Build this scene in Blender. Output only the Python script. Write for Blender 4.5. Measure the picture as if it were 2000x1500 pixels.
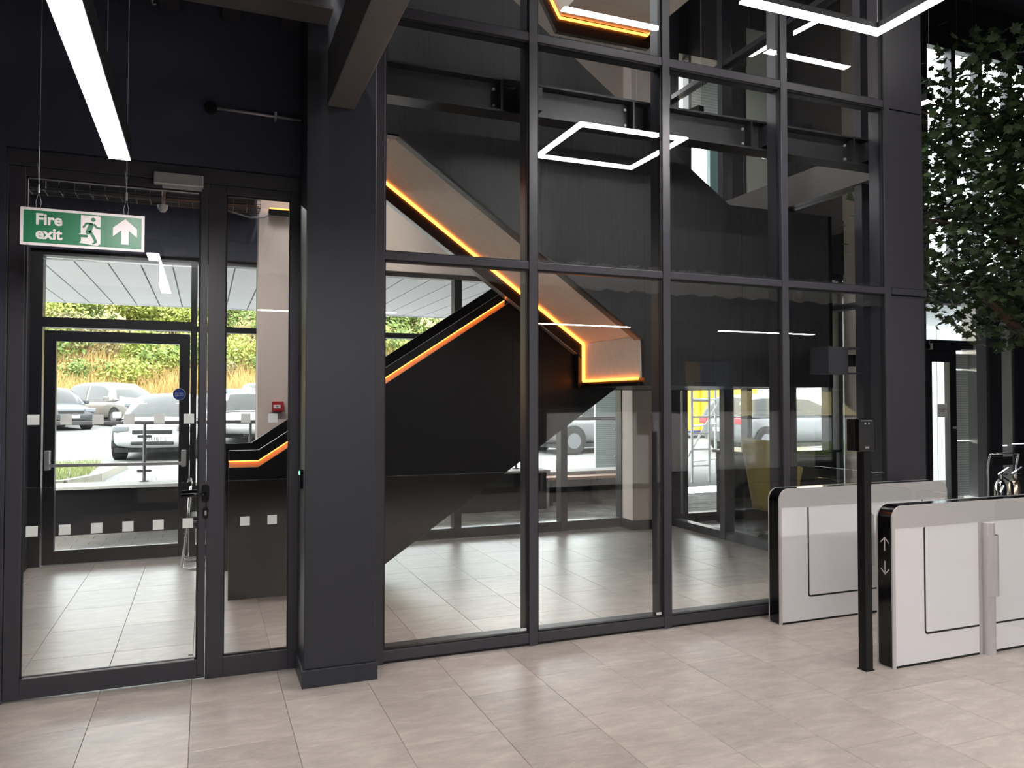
import bpy, bmesh, math, random
from mathutils import Vector, Matrix
random.seed(7)
R = math.radians
for o in list(bpy.data.objects): bpy.data.objects.remove(o)
SC = bpy.context.scene
C = SC.collection

# ------------------------------------------------------------------ camera
cam_d = bpy.data.cameras.new('camera'); cam = bpy.data.objects.new('camera', cam_d); C.objects.link(cam)
cam_d.sensor_width = 36.0; cam_d.lens = 1505 / 2000 * 36.0
cam_d.clip_start = 0.05; cam_d.clip_end = 400
yaw = math.atan2(600, 1505); pitch = math.atan2(35, 1505)
cam.location = (0, 0, 1.6)
cam.rotation_euler = (R(90) + pitch, 0, -yaw)
SC.camera = cam

# ------------------------------------------------------------------ world: bright overcast sky
wd = bpy.data.worlds.new('overcast'); SC.world = wd; wd.use_nodes = True
nt = wd.node_tree; nt.nodes.clear()
wo = nt.nodes.new('ShaderNodeOutputWorld'); bg = nt.nodes.new('ShaderNodeBackground')
bg.inputs[0].default_value = (0.93, 0.97, 1.0, 1); bg.inputs[1].default_value = 9.0
nt.links.new(bg.outputs[0], wo.inputs[0])
sun_d = bpy.data.lights.new('sun', 'SUN'); sun_d.energy = 3.5; sun_d.angle = R(8); sun_d.color = (1.0, 0.95, 0.86)
sun = bpy.data.objects.new('sun', sun_d); C.objects.link(sun); sun.location = (0, 20, 30)
sun.rotation_euler = (R(38), 0, R(-25))
SC.view_settings.view_transform = 'Standard'; SC.view_settings.look = 'None'
SC.view_settings.exposure = 0.0; SC.view_settings.gamma = 1.0; SC.view_settings.use_curve_mapping = False
L_STRIP = 104.0
SC.cycles.transparent_max_bounces = 40; SC.cycles.max_bounces = 12; SC.cycles.glossy_bounces = 6; SC.cycles.diffuse_bounces = 5

# ------------------------------------------------------------------ materials
MATS = {}
def mat(name, col, rough=0.5, metal=0.0, spec=0.5, var=0.0, vscale=8.0, bump=0.0, bscale=60.0, stretch=(1, 1, 1), coat=0.0, emit=None, es=0.0, rnd=0.0):
    m = bpy.data.materials.new(name); m.use_nodes = True; n = m.node_tree; b = n.nodes['Principled BSDF']
    b.inputs['Base Color'].default_value = (*col, 1); b.inputs['Roughness'].default_value = rough
    b.inputs['Metallic'].default_value = metal; b.inputs['Specular IOR Level'].default_value = spec
    if coat: b.inputs['Coat Weight'].default_value = coat; b.inputs['Coat Roughness'].default_value = 0.06
    if emit: b.inputs['Emission Color'].default_value = (*emit, 1); b.inputs['Emission Strength'].default_value = es
    if var or bump or rnd:
        g = n.nodes.new('ShaderNodeNewGeometry'); mp = n.nodes.new('ShaderNodeMapping'); mp.inputs['Scale'].default_value = stretch
        n.links.new(g.outputs['Position'], mp.inputs['Vector'])
    if var or rnd:
        nz = n.nodes.new('ShaderNodeTexNoise'); nz.inputs['Scale'].default_value = vscale; nz.inputs['Detail'].default_value = 5
        n.links.new(mp.outputs[0], nz.inputs['Vector'])
        mr = n.nodes.new('ShaderNodeMapRange'); mr.inputs['From Min'].default_value = 0.25; mr.inputs['From Max'].default_value = 0.75
        mr.inputs['To Min'].default_value = 1 - var; mr.inputs['To Max'].default_value = 1 + var
        n.links.new(nz.outputs['Fac'], mr.inputs['Value'])
        val = mr.outputs[0]
        if rnd:
            oi = n.nodes.new('ShaderNodeObjectInfo'); m2 = n.nodes.new('ShaderNodeMapRange')
            m2.inputs['To Min'].default_value = 1 - rnd; m2.inputs['To Max'].default_value = 1 + rnd
            n.links.new(oi.outputs['Random'], m2.inputs['Value'])
            mm = n.nodes.new('ShaderNodeMath'); mm.operation = 'MULTIPLY'
            n.links.new(val, mm.inputs[0]); n.links.new(m2.outputs[0], mm.inputs[1]); val = mm.outputs[0]
        vm = n.nodes.new('ShaderNodeVectorMath'); vm.operation = 'SCALE'; vm.inputs[0].default_value = col
        n.links.new(val, vm.inputs['Scale']); n.links.new(vm.outputs[0], b.inputs['Base Color'])
    if bump:
        n2 = n.nodes.new('ShaderNodeTexNoise'); n2.inputs['Scale'].default_value = bscale; n2.inputs['Detail'].default_value = 4
        n.links.new(mp.outputs[0], n2.inputs['Vector'])
        bp = n.nodes.new('ShaderNodeBump'); bp.inputs['Strength'].default_value = bump; bp.inputs['Distance'].default_value = 0.01
        n.links.new(n2.outputs['Fac'], bp.inputs['Height']); n.links.new(bp.outputs[0], b.inputs['Normal'])
    MATS[name] = m; return m

def emitter(name, col, s):
    m = bpy.data.materials.new(name); m.use_nodes = True; n = m.node_tree; n.nodes.clear()
    o = n.nodes.new('ShaderNodeOutputMaterial'); e = n.nodes.new('ShaderNodeEmission')
    e.inputs[0].default_value = (*col, 1); e.inputs[1].default_value = s; n.links.new(e.outputs[0], o.inputs[0])
    MATS[name] = m; return m

def glass(name, tint, ior=1.5, rough=0.0, wave=0.0):
    m = bpy.data.materials.new(name); m.use_nodes = True; n = m.node_tree; n.nodes.clear()
    o = n.nodes.new('ShaderNodeOutputMaterial'); t = n.nodes.new('ShaderNodeBsdfTransparent'); g = n.nodes.new('ShaderNodeBsdfGlossy')
    t.inputs[0].default_value = (*tint, 1); g.inputs['Roughness'].default_value = rough
    ge = n.nodes.new('ShaderNodeNewGeometry'); dt = n.nodes.new('ShaderNodeVectorMath'); dt.operation = 'DOT_PRODUCT'
    n.links.new(ge.outputs['Normal'], dt.inputs[0]); n.links.new(ge.outputs['Incoming'], dt.inputs[1])
    def mth(op, x, y=None):
        k = n.nodes.new('ShaderNodeMath'); k.operation = op
        for i, q in enumerate((x, y)):
            if q is None: continue
            if isinstance(q, float): k.inputs[i].default_value = q
            else: n.links.new(q, k.inputs[i])
        return k.outputs[0]
    f0 = ((ior - 1) / (ior + 1)) ** 2       # Schlick reflectance of each face of the thin pane
    fr = mth('ADD', mth('MULTIPLY', mth('POWER', mth('SUBTRACT', 1.0, mth('ABSOLUTE', dt.outputs['Value'])), 5.0), 1.0 - f0), f0)
    mx = n.nodes.new('ShaderNodeMixShader'); n.links.new(fr, mx.inputs[0]); n.links.new(t.outputs[0], mx.inputs[1]); n.links.new(g.outputs[0], mx.inputs[2])
    n.links.new(mx.outputs[0], o.inputs[0]); MATS[name] = m; return m

GLASS = glass('clear glass', (0.972, 0.978, 0.974), 1.52)
GLASS_OUT = glass('facade glass', (0.972, 0.980, 0.975), 1.42)
GLASS_WING = glass('gate glass', (0.97, 0.985, 0.98), 1.3)
CHAR = mat('charcoal paint', (0.021, 0.0225, 0.030), 0.42, var=0.06, vscale=3, bump=0.03, bscale=220)
FRAME = mat('charcoal powder coat', (0.039, 0.038, 0.047), 0.38, var=0.04, vscale=5, bump=0.02, bscale=400)
FRAME_D = mat('black frame', (0.012, 0.012, 0.015), 0.35, var=0.05, vscale=5)
GASKET = mat('black rubber', (0.006, 0.006, 0.007), 0.6, var=0.1)
SOFT = mat('navy black wall paint', (0.030, 0.033, 0.056), 0.75, var=0.1, vscale=2.0)
DECKM = mat('dark painted decking', (0.024, 0.024, 0.032), 0.6, var=0.1, vscale=3)
BEAMM = mat('grey painted steel', (0.105, 0.098, 0.097), 0.4, var=0.06, vscale=4, bump=0.03, bscale=150)
STEELK = mat('black painted steel', (0.030, 0.031, 0.034), 0.35, var=0.1, vscale=6)
BEIGE = mat('warm beige plaster', (0.46, 0.385, 0.335), 0.6, var=0.03, vscale=2.5)
BEIGE_LIT = mat('warm beige lit copy', (0.62, 0.53, 0.475), 0.6, var=0.03, vscale=2.5)  # same beige as the wall, lightened so the columns look better lit
PLYSOF = mat('pale cement board', (0.78, 0.71, 0.60), 0.6, var=0.06, vscale=12, stretch=(1, 2, 1), bump=0.05, bscale=90)
BLKPAN = mat('black stained panel', (0.005, 0.0042, 0.004), 0.34, spec=0.3, var=0.3, vscale=10, stretch=(4, 4, 0.4), bump=0.05, bscale=40)
BLKWOOD = mat('black stained plywood', (0.016, 0.0165, 0.018), 0.52, var=0.45, vscale=16, stretch=(3, 3, 0.2), bump=0.12, bscale=22)
TAN = mat('pale oak lining', (0.62, 0.44, 0.27), 0.5, var=0.08, vscale=30, stretch=(1, 8, 8))
LED = emitter('amber led', (1.0, 0.24, 0.032), 9.0)
LAMP = emitter('white diffuser', (1.0, 0.96, 0.95), L_STRIP); LAMPG = emitter('bright white diffuser', (1.0, 0.96, 0.95), 240.0); LAMPM = emitter('lobby fill diffuser', (1.0, 0.96, 0.95), 135.0)
LAMPD = emitter('dim white diffuser', (1.0, 0.97, 0.94), 30.0)
CHROME = mat('polished chrome', (0.85, 0.85, 0.86), 0.08, 1.0, var=0.02)
STEEL = mat('brushed stainless steel', (0.56, 0.54, 0.53), 0.38, 0.25, var=0.03, vscale=40, stretch=(0.2, 4, 6))
ALU = mat('silver aluminium', (0.52, 0.52, 0.52), 0.35, 0.7, var=0.03)
WHITEG = mat('white back painted glass', (0.80, 0.785, 0.795), 0.12, var=0.01, coat=0.4)
BLKG = mat('gloss black glass', (0.003, 0.003, 0.004), 0.10, spec=0.4, var=0.1)
BLKM = mat('satin black metal', (0.005, 0.005, 0.006), 0.4, spec=0.25, var=0.1)
WHITE = mat('white print', (0.80, 0.80, 0.78), 0.5, var=0.02)
FROST = mat('frosted white film', (0.66, 0.69, 0.66), 0.6, var=0.03)
SIGNG = mat('safety green', (0.005, 0.14, 0.055), 0.4, var=0.03)
SIGNW = mat('sign white', (0.70, 0.65, 0.64), 0.45, var=0.02)
SIGNB = mat('mandatory blue', (0.02, 0.05, 0.22), 0.4, var=0.03)
RED = mat('alarm red', (0.40, 0.02, 0.02), 0.4, var=0.04)
GALV = mat('galvanised wire', (0.38, 0.38, 0.38), 0.4, 0.6, var=0.08)
CABLE = mat('grey cable', (0.30, 0.29, 0.28), 0.5, var=0.05)
GREENLED = emitter('green led', (0.05, 1.0, 0.2), 8.0)
GROUT = mat('grout', (0.13, 0.12, 0.11), 0.8, var=0.05)
FOIL = mat('crinkled foil wrap', (0.92, 0.92, 0.92), 0.30, 0.4, var=0.1, vscale=3)
CANOPYM = mat('canopy aluminium panel', (0.70, 0.70, 0.72), 0.45, 0.1, var=0.02, vscale=1)
COPING = mat('concrete coping', (0.40, 0.385, 0.36), 0.7, var=0.08)
WOODC = mat('timber bench top', (0.42, 0.22, 0.12), 0.6, var=0.15, vscale=12, stretch=(0.5, 6, 6))
ASPH = mat('asphalt', (0.17, 0.17, 0.166), 0.9, var=0.12, vscale=1.2, bump=0.1, bscale=80)
PAVE = mat('grey paver', (0.21, 0.20, 0.185), 0.85, var=0.15, vscale=5, rnd=0.3)
PAVEJ = mat('paver bed', (0.10, 0.095, 0.09), 0.9, var=0.1)
KERBM = mat('kerb stone', (0.30, 0.28, 0.23), 0.8, var=0.1)
SOIL = mat('grassy bank soil', (0.33, 0.25, 0.09), 0.95, var=0.3, vscale=0.8)
GRASSD = mat('dry grass', (0.44, 0.30, 0.11), 0.8, var=0.25, vscale=1.5)
GRASSG = mat('green grass', (0.22, 0.25, 0.08), 0.8, var=0.3, vscale=2)
BUSH = [mat('bush leaf %s' % n, c, 0.7, var=0.3, vscale=1.8) for n, c in (('green', (0.13, 0.19, 0.04)), ('lime', (0.24, 0.28, 0.05)), ('olive', (0.17, 0.15, 0.065)))]
BARK = mat('brown bark', (0.10, 0.06, 0.04), 0.8, var=0.35, vscale=14, stretch=(1, 1, .3), bump=0.5, bscale=25)
LEAFM = mat('maple leaf green', (0.055, 0.092, 0.034), 0.42, var=0.35, vscale=5, rnd=0.25)
TYRE = mat('tyre rubber', (0.02, 0.02, 0.02), 0.8, var=0.1)
RIM = mat('alloy rim', (0.16, 0.16, 0.17), 0.4, 0.2, var=0.05)
CARGL = mat('car window glass', (0.035, 0.038, 0.036), 0.06, spec=0.35, var=0.1)
CARLAMP = mat('headlamp lens', (0.16, 0.17, 0.18), 0.1, var=0.1)
CARRED = mat('tail lamp red', (0.5, 0.02, 0.03), 0.15, var=0.1, coat=1.0)
PLATEY = mat('number plate white', (0.42, 0.42, 0.41), 0.4, var=0.02)
INK = mat('black ink', (0.01, 0.01, 0.01), 0.5, var=0.1)
YELLOWC = mat('mustard upholstery', (0.42, 0.33, 0.09), 0.7, var=0.08, vscale=30)
BLINDM = None
def stripes(name, c1, c2, freq, rough=0.5):
    m = bpy.data.materials.new(name); m.use_nodes = True; n = m.node_tree; b = n.nodes['Principled BSDF']; b.inputs['Roughness'].default_value = rough
    g = n.nodes.new('ShaderNodeNewGeometry'); s = n.nodes.new('ShaderNodeSeparateXYZ'); n.links.new(g.outputs['Position'], s.inputs[0])
    w = n.nodes.new('ShaderNodeMath'); w.operation = 'MULTIPLY'; w.inputs[1].default_value = freq; n.links.new(s.outputs['Z'], w.inputs[0])
    f = n.nodes.new('ShaderNodeMath'); f.operation = 'FRACT'; n.links.new(w.outputs[0], f.inputs[0])
    k = n.nodes.new('ShaderNodeMath'); k.operation = 'GREATER_THAN'; k.inputs[1].default_value = 0.72; n.links.new(f.outputs[0], k.inputs[0])
    mx = n.nodes.new('ShaderNodeMix'); mx.data_type = 'RGBA'; mx.inputs['A'].default_value = (*c1, 1); mx.inputs['B'].default_value = (*c2, 1)
    n.links.new(k.outputs[0], mx.inputs['Factor']); n.links.new(mx.outputs['Result'], b.inputs['Base Color'])
    MATS[name] = m; return m
LOUVRE = stripes('pale louvred blind', (0.62, 0.70, 0.68), (0.40, 0.46, 0.45), 26)

def tile_mat():
    m = bpy.data.materials.new('stone effect tile'); m.use_nodes = True; n = m.node_tree; b = n.nodes['Principled BSDF']
    g = n.nodes.new('ShaderNodeNewGeometry'); oi = n.nodes.new('ShaderNodeObjectInfo')
    sc = n.nodes.new('ShaderNodeVectorMath'); sc.operation = 'SCALE'; sc.inputs[0].default_value = (17, 31, 0); n.links.new(oi.outputs['Random'], sc.inputs['Scale'])
    ad = n.nodes.new('ShaderNodeVectorMath'); n.links.new(g.outputs['Position'], ad.inputs[0]); n.links.new(sc.outputs[0], ad.inputs[1])
    mp = n.nodes.new('ShaderNodeMapping'); mp.inputs['Scale'].default_value = (1.0, 2.6, 1); n.links.new(ad.outputs[0], mp.inputs[0])
    n1 = n.nodes.new('ShaderNodeTexNoise'); n1.inputs['Scale'].default_value = 5.0; n1.inputs['Detail'].default_value = 8; n1.inputs['Roughness'].default_value = 0.68; n1.inputs['Distortion'].default_value = 0.35
    n.links.new(mp.outputs[0], n1.inputs['Vector'])
    cr = n.nodes.new('ShaderNodeValToRGB'); e = cr.color_ramp.elements
    e[0].position = 0.30; e[0].color = (0.325, 0.284, 0.255, 1); e[1].position = 0.74; e[1].color = (0.515, 0.468, 0.405, 1)
    x = e.new(0.50); x.color = (0.395, 0.347, 0.311, 1)
    n.links.new(n1.outputs['Fac'], cr.inputs[0])
    mr = n.nodes.new('ShaderNodeMapRange'); mr.inputs['To Min'].default_value = 0.89; mr.inputs['To Max'].default_value = 1.11; n.links.new(oi.outputs['Random'], mr.inputs['Value'])
    vm = n.nodes.new('ShaderNodeVectorMath'); vm.operation = 'SCALE'; n.links.new(cr.outputs[0], vm.inputs[0]); n.links.new(mr.outputs[0], vm.inputs['Scale'])
    n3 = n.nodes.new('ShaderNodeTexNoise'); n3.inputs['Scale'].default_value = 6; n3.inputs['Detail'].default_value = 6; n3.inputs['Distortion'].default_value = 1.2; n.links.new(mp.outputs[0], n3.inputs['Vector'])
    c3 = n.nodes.new('ShaderNodeValToRGB'); q = c3.color_ramp.elements; q[0].position = 0.485; q[0].color = (0, 0, 0, 1); q[1].position = 0.515; q[1].color = (0, 0, 0, 1); z3 = q.new(0.5); z3.color = (0.42, 0.42, 0.42, 1)
    n.links.new(n3.outputs['Fac'], c3.inputs[0])
    m3 = n.nodes.new('ShaderNodeMix'); m3.data_type = 'RGBA'; m3.inputs['B'].default_value = (0.52, 0.46, 0.39, 1); n.links.new(c3.outputs[0], m3.inputs['Factor']); n.links.new(vm.outputs[0], m3.inputs['A'])
    n.links.new(m3.outputs['Result'], b.inputs['Base Color'])
    r = n.nodes.new('ShaderNodeMapRange'); r.inputs['To Min'].default_value = 0.29; r.inputs['To Max'].default_value = 0.38; n.links.new(n1.outputs['Fac'], r.inputs['Value']); n.links.new(r.outputs[0], b.inputs['Roughness'])
    n2 = n.nodes.new('ShaderNodeTexNoise'); n2.inputs['Scale'].default_value = 9; n2.inputs['Detail'].default_value = 3; n.links.new(mp.outputs[0], n2.inputs['Vector'])
    bp = n.nodes.new('ShaderNodeBump'); bp.inputs['Strength'].default_value = 0.025; bp.inputs['Distance'].default_value = 0.01
    n.links.new(n2.outputs['Fac'], bp.inputs['Height']); n.links.new(bp.outputs[0], b.inputs['Normal'])
    return m
TILE = tile_mat()

# ------------------------------------------------------------------ mesh helpers
def origin(o):
    v = Vector((0, 0, 0))
    while o is not None: v += o.location; o = o.parent
    return v

class MB:
    def __init__(s): s.v = []; s.f = []; s.fm = []; s.mi = 0
    def raw(s, vs, fs):
        b = len(s.v); s.v += [tuple(v) for v in vs]
        for f in fs: s.f.append(tuple(i + b for i in f)); s.fm.append(s.mi)
        return s
    def box(s, x0, x1, y0, y1, z0, z1, mtx=None):
        vs = [Vector(p) for p in ((x0, y0, z0), (x1, y0, z0), (x1, y1, z0), (x0, y1, z0), (x0, y0, z1), (x1, y0, z1), (x1, y1, z1), (x0, y1, z1))]
        if mtx: vs = [mtx @ v for v in vs]
        return s.raw(vs, ((0, 3, 2, 1), (4, 5, 6, 7), (0, 1, 5, 4), (1, 2, 6, 5), (2, 3, 7, 6), (3, 0, 4, 7)))
    def prism(s, pts, axis, a, b):
        """polygon in the two other axes (order kept x<y<z) extruded along axis from a to b"""
        def P(p, t): return (t, p[0], p[1]) if axis == 'x' else ((p[0], t, p[1]) if axis == 'y' else (p[0], p[1], t))
        n = len(pts); vs = [P(p, a) for p in pts] + [P(p, b) for p in pts]
        fs = [tuple(range(n)), tuple(reversed(range(n, 2 * n)))] + [(i, (i + 1) % n, n + (i + 1) % n, n + i) for i in range(n)]
        return s.raw(vs, fs)
    def tube(s, pts, r, n=8, cap=True):
        pts = [Vector(p) for p in pts]; rr = r if isinstance(r, (list, tuple)) else [r] * len(pts)
        rings = []; up0 = None
        for i, p in enumerate(pts):
            d = (pts[min(i + 1, len(pts) - 1)] - pts[max(i - 1, 0)])
            if d.length < 1e-9: d = Vector((0, 0, 1))
            d.normalize()
            u = d.orthogonal().normalized() if up0 is None else (up0 - d * up0.dot(d)).normalized()
            up0 = u; w = d.cross(u)
            rings.append([p + (u * math.cos(2 * math.pi * k / n) + w * math.sin(2 * math.pi * k / n)) * rr[i] for k in range(n)])
        vs = [v for ring in rings for v in ring]; fs = []
        for i in range(len(pts) - 1):
            for k in range(n): fs.append((i * n + k, i * n + (k + 1) % n, (i + 1) * n + (k + 1) % n, (i + 1) * n + k))
        if cap: fs += [tuple(reversed(range(n))), tuple(range((len(pts) - 1) * n, len(pts) * n))]
        return s.raw(vs, fs)
    def bar(s, p, q, w, h):
        p = Vector(p); q = Vector(q); d = (q - p); L = d.length; d.normalize()
        up = Vector((0, 0, 1)) if abs(d.z) < 0.95 else Vector((0, 1, 0))
        sx = d.cross(up).normalized(); u = sx.cross(d)
        m = Matrix((( d.x, sx.x, u.x, p.x), (d.y, sx.y, u.y, p.y), (d.z, sx.z, u.z, p.z), (0, 0, 0, 1)))
        return s.box(0, L, -w / 2, w / 2, -h / 2, h / 2, m)
    def build(s, name, m, parent=None, local=False, smooth=False, bevel=0.0, seg=2):
        me = bpy.data.meshes.new(name)
        off = Vector((0, 0, 0)) if (local or parent is None) else origin(parent)
        me.from_pydata([tuple(Vector(v) - off) for v in s.v], [], s.f)
        ms = m if isinstance(m, (list, tuple)) else [m]
        for k in ms: me.materials.append(k)
        for p, i in zip(me.polygons, s.fm): p.material_index = i; p.use_smooth = smooth
        bm = bmesh.new(); bm.from_mesh(me); bmesh.ops.recalc_face_normals(bm, faces=bm.faces); bm.to_mesh(me); bm.free()
        o = bpy.data.objects.new(name, me); C.objects.link(o)
        if parent is not None: o.parent = parent
        if bevel:
            bv = o.modifiers.new('bevel', 'BEVEL'); bv.width = bevel; bv.segments = seg; bv.limit_method = 'ANGLE'; bv.angle_limit = R(40)
        return o

def thing(name, label, cat, loc=(0, 0, 0), rz=0.0, group=None):
    o = bpy.data.objects.new(name, None); C.objects.link(o); o.location = loc; o.rotation_euler = (0, 0, rz); o.empty_display_size = 0.1
    o['label'] = label; o['category'] = cat
    if group: o['group'] = group
    return o
def tag(o, label, cat, group=None):
    o['label'] = label; o['category'] = cat
    if group: o['group'] = group
    return o
def struct(name, label=None, loc=(0, 0, 0)):
    o = bpy.data.objects.new(name, None); C.objects.link(o); o.location = loc; o['kind'] = 'structure'
    if label: o['label'] = label
    return o
def smark(o, label=None):
    o['kind'] = 'structure'
    if label: o['label'] = label
    return o
def box(name, m, x0, x1, y0, y1, z0, z1, parent=None, local=False, bevel=0.0):
    return MB().box(x0, x1, y0, y1, z0, z1).build(name, m, parent, local, bevel=bevel)
def text(name, s, size, loc, rot, m, parent, extrude=0.0005, offset=0.0, align='CENTER', spacing=1.0):
    cu = bpy.data.curves.new(name, 'FONT'); cu.body = s; cu.size = size; cu.extrude = extrude; cu.offset = offset
    cu.align_x = align; cu.align_y = 'CENTER'; cu.space_character = spacing; cu.resolution_u = 4
    tmp = bpy.data.objects.new(name, cu); C.objects.link(tmp); bpy.context.view_layer.update()
    me = bpy.data.meshes.new_from_object(tmp.evaluated_get(bpy.context.evaluated_depsgraph_get())); bpy.data.objects.remove(tmp)
    me.materials.clear(); me.materials.append(m)
    o = bpy.data.objects.new(name, me); C.objects.link(o)
    if parent is not None: o.parent = parent; o.location = Vector(loc) - origin(parent)
    else: o.location = loc
    o.rotation_euler = rot; return o
FACE = (R(90), 0, 0)      # lettering that reads from the hall (towards -y)

def rounded(w0, w1, z0, z1, r, n=6, corners=(1, 1, 1, 1)):
    """rounded rectangle, counter-clockwise from bottom left; corners = bl, br, tr, tl"""
    pts = []
    for (cx, cz, a, on, px, pz) in ((w0 + r, z0 + r, 180, corners[0], w0, z0), (w1 - r, z0 + r, 270, corners[1], w1, z0), (w1 - r, z1 - r, 0, corners[2], w1, z1), (w0 + r, z1 - r, 90, corners[3], w0, z1)):
        if not on: pts.append((px, pz)); continue
        for k in range(n + 1):
            t = R(a + 90 * k / n); pts.append((cx + r * math.cos(t), cz + r * math.sin(t)))
    return pts

# ================================================================== STRUCTURE
# ---- floor with individual tiles
TW, TL = 0.467, 0.62
fl = smark(box('floor', GROUT, -6, 14.2, -7, 8.66, -0.16, -0.006), 'taupe stone effect tiled floor of hall and stair lobby')
tile_me = {}
def tile_mesh(w, l):
    k = (round(w, 3), round(l, 3))
    if k not in tile_me:
        me = bpy.data.meshes.new('floor_tile')
        a, b = w / 2 - 0.001, l / 2 - 0.001; t = 0.0015
        vs = [(-a, -b, -0.007), (a, -b, -0.007), (a, b, -0.007), (-a, b, -0.007), (-a, -b, -t), (a, -b, -t), (a, b, -t), (-a, b, -t),
              (-a + t, -b + t, 0), (a - t, -b + t, 0), (a - t, b - t, 0), (-a + t, b - t, 0)]
        fs = [(0, 1, 5, 4), (1, 2, 6, 5), (2, 3, 7, 6), (3, 0, 4, 7), (4, 5, 9, 8), (5, 6, 10, 9), (6, 7, 11, 10), (7, 4, 8, 11), (8, 9, 10, 11)]
        me.from_pydata(vs, [], fs); me.materials.append(TILE); tile_me[k] = me
    return tile_me[k]
rest = MB(); near = 0
for c in range(-12, 30):
    x = -0.055 + (c + 0.5) * TW
    if x < -5.9 or x > 14: continue
    off = random.Random(c * 13 + 5).choice([0.0, 0.16, 0.31, 0.47])
    y = -7.0 + off - TL
    while y < 8.66:
        y0, y1 = max(y, -7), min(y + TL, 8.655); y += TL
        if y1 - y0 < 0.05: continue
        yc = (y0 + y1) / 2
        seen = -1.9 < x < 6.4 and ((2.2 < yc and x < yc * 1.75 and x > -0.45 * yc + 0.2 - 1.0))
        if seen and near < 298:
            near += 1
            o = bpy.data.objects.new('tile', tile_mesh(TW, y1 - y0)); C.objects.link(o); o.location = (x, yc, 0); o.parent = fl
        else:
            a, b = TW / 2 - 0.001, (y1 - y0) / 2 - 0.001
            rest.raw([(x - a, yc - b, -0.001), (x + a, yc - b, -0.001), (x + a, yc + b, -0.001), (x - a, yc + b, -0.001)], [(0, 1, 2, 3)])
o = rest.build('tile_field', TILE, fl); o['kind'] = 'stuff'

# ---- enclosing walls and ceilings of the hall
smark(box('wall_left', SOFT, -6.2, -6, -7, 4.8, 0, 8.1), 'dark wall at the left end of the hall')
smark(box('wall_back', SOFT, -6, 14.2, -7.2, -7, 0, 8.1), 'dark wall behind the viewer across the hall')
smark(box('wall_right', SOFT, 14.2, 14.4, -7, 8.7, 0, 8.1), 'dark wall at the right end of the hall')
smark(MB().box(-6, -1.0, 4.80, 4.96, 0, 2.97).box(-6, 0.56, 4.80, 4.96, 2.97, 3.99).build('wall_front', SOFT), 'navy black wall around and above the glass door')
smark(box('wall_gallery', SOFT, 0.66, 0.82, -7, 4.6, 4.02, 8.1), 'dark wall above the edge beam')
smark(MB().box(0.82, 14.2, -7, 8.66, 8.0, 8.15).build('ceiling', DECKM), 'dark ceiling high over the hall')
smark(box('ceiling_gallery', DECKM, 0.82, 14.2, -7, -0.35, 3.62, 3.95), 'dark underside of the gallery behind the viewer')
# profiled steel deck above the left part of the hall
dk = MB(); prof = []; x = -6.0
while x < 0.66:
    prof += [(x, 3.95), (x + 0.10, 3.95), (x + 0.135, 3.845), (x + 0.235, 3.845), (x + 0.27, 3.95)]; x += 0.33
prof = [p for p in prof if p[0] <= 0.66]
n = len(prof)
vs = [(p[0], -7, p[1]) for p in prof] + [(p[0], 4.8, p[1]) for p in prof] + [(prof[0][0], -7, 4.02), (prof[-1][0], -7, 4.02), (prof[0][0], 4.8, 4.02), (prof[-1][0], 4.8, 4.02)]
fs = [(i, i + 1, n + i + 1, n + i) for i in range(n - 1)] + [(2 * n, 2 * n + 1, 2 * n + 3, 2 * n + 2)]
dk.raw(vs, fs); smark(dk.build('ceiling_deck', DECKM), 'dark trapezoidal steel deck ceiling')
# beams at the deck edge
smark(MB().box(0.64, 0.795, -7, 4.47, 3.30, 3.62).build('ceiling_beam_1', BEAMM, bevel=0.006), 'grey downstand beam running from the column overhead')
b2 = MB().box(-6, 0.64, 4.26, 4.46, 3.76, 3.775).box(-6, 0.64, 4.35, 4.37, 3.775, 3.93).box(-6, 0.64, 4.26, 4.46, 3.93, 3.945)
smark(b2.build('ceiling_beam_2', BEAMM), 'dark steel beam below the deck above the glass door')
# ---- column with plinth
col = struct('pillar', 'square charcoal column between glass door and glazed screen', (0.725, 4.66, 0))
box('shaft', CHAR, 0.527, 0.925, 4.465, 4.86, 0.1, 8.0, col, bevel=0.004)
box('plinth', CHAR, 0.515, 0.94, 4.45, 4.875, 0.0, 0.1, col, bevel=0.003)

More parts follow.
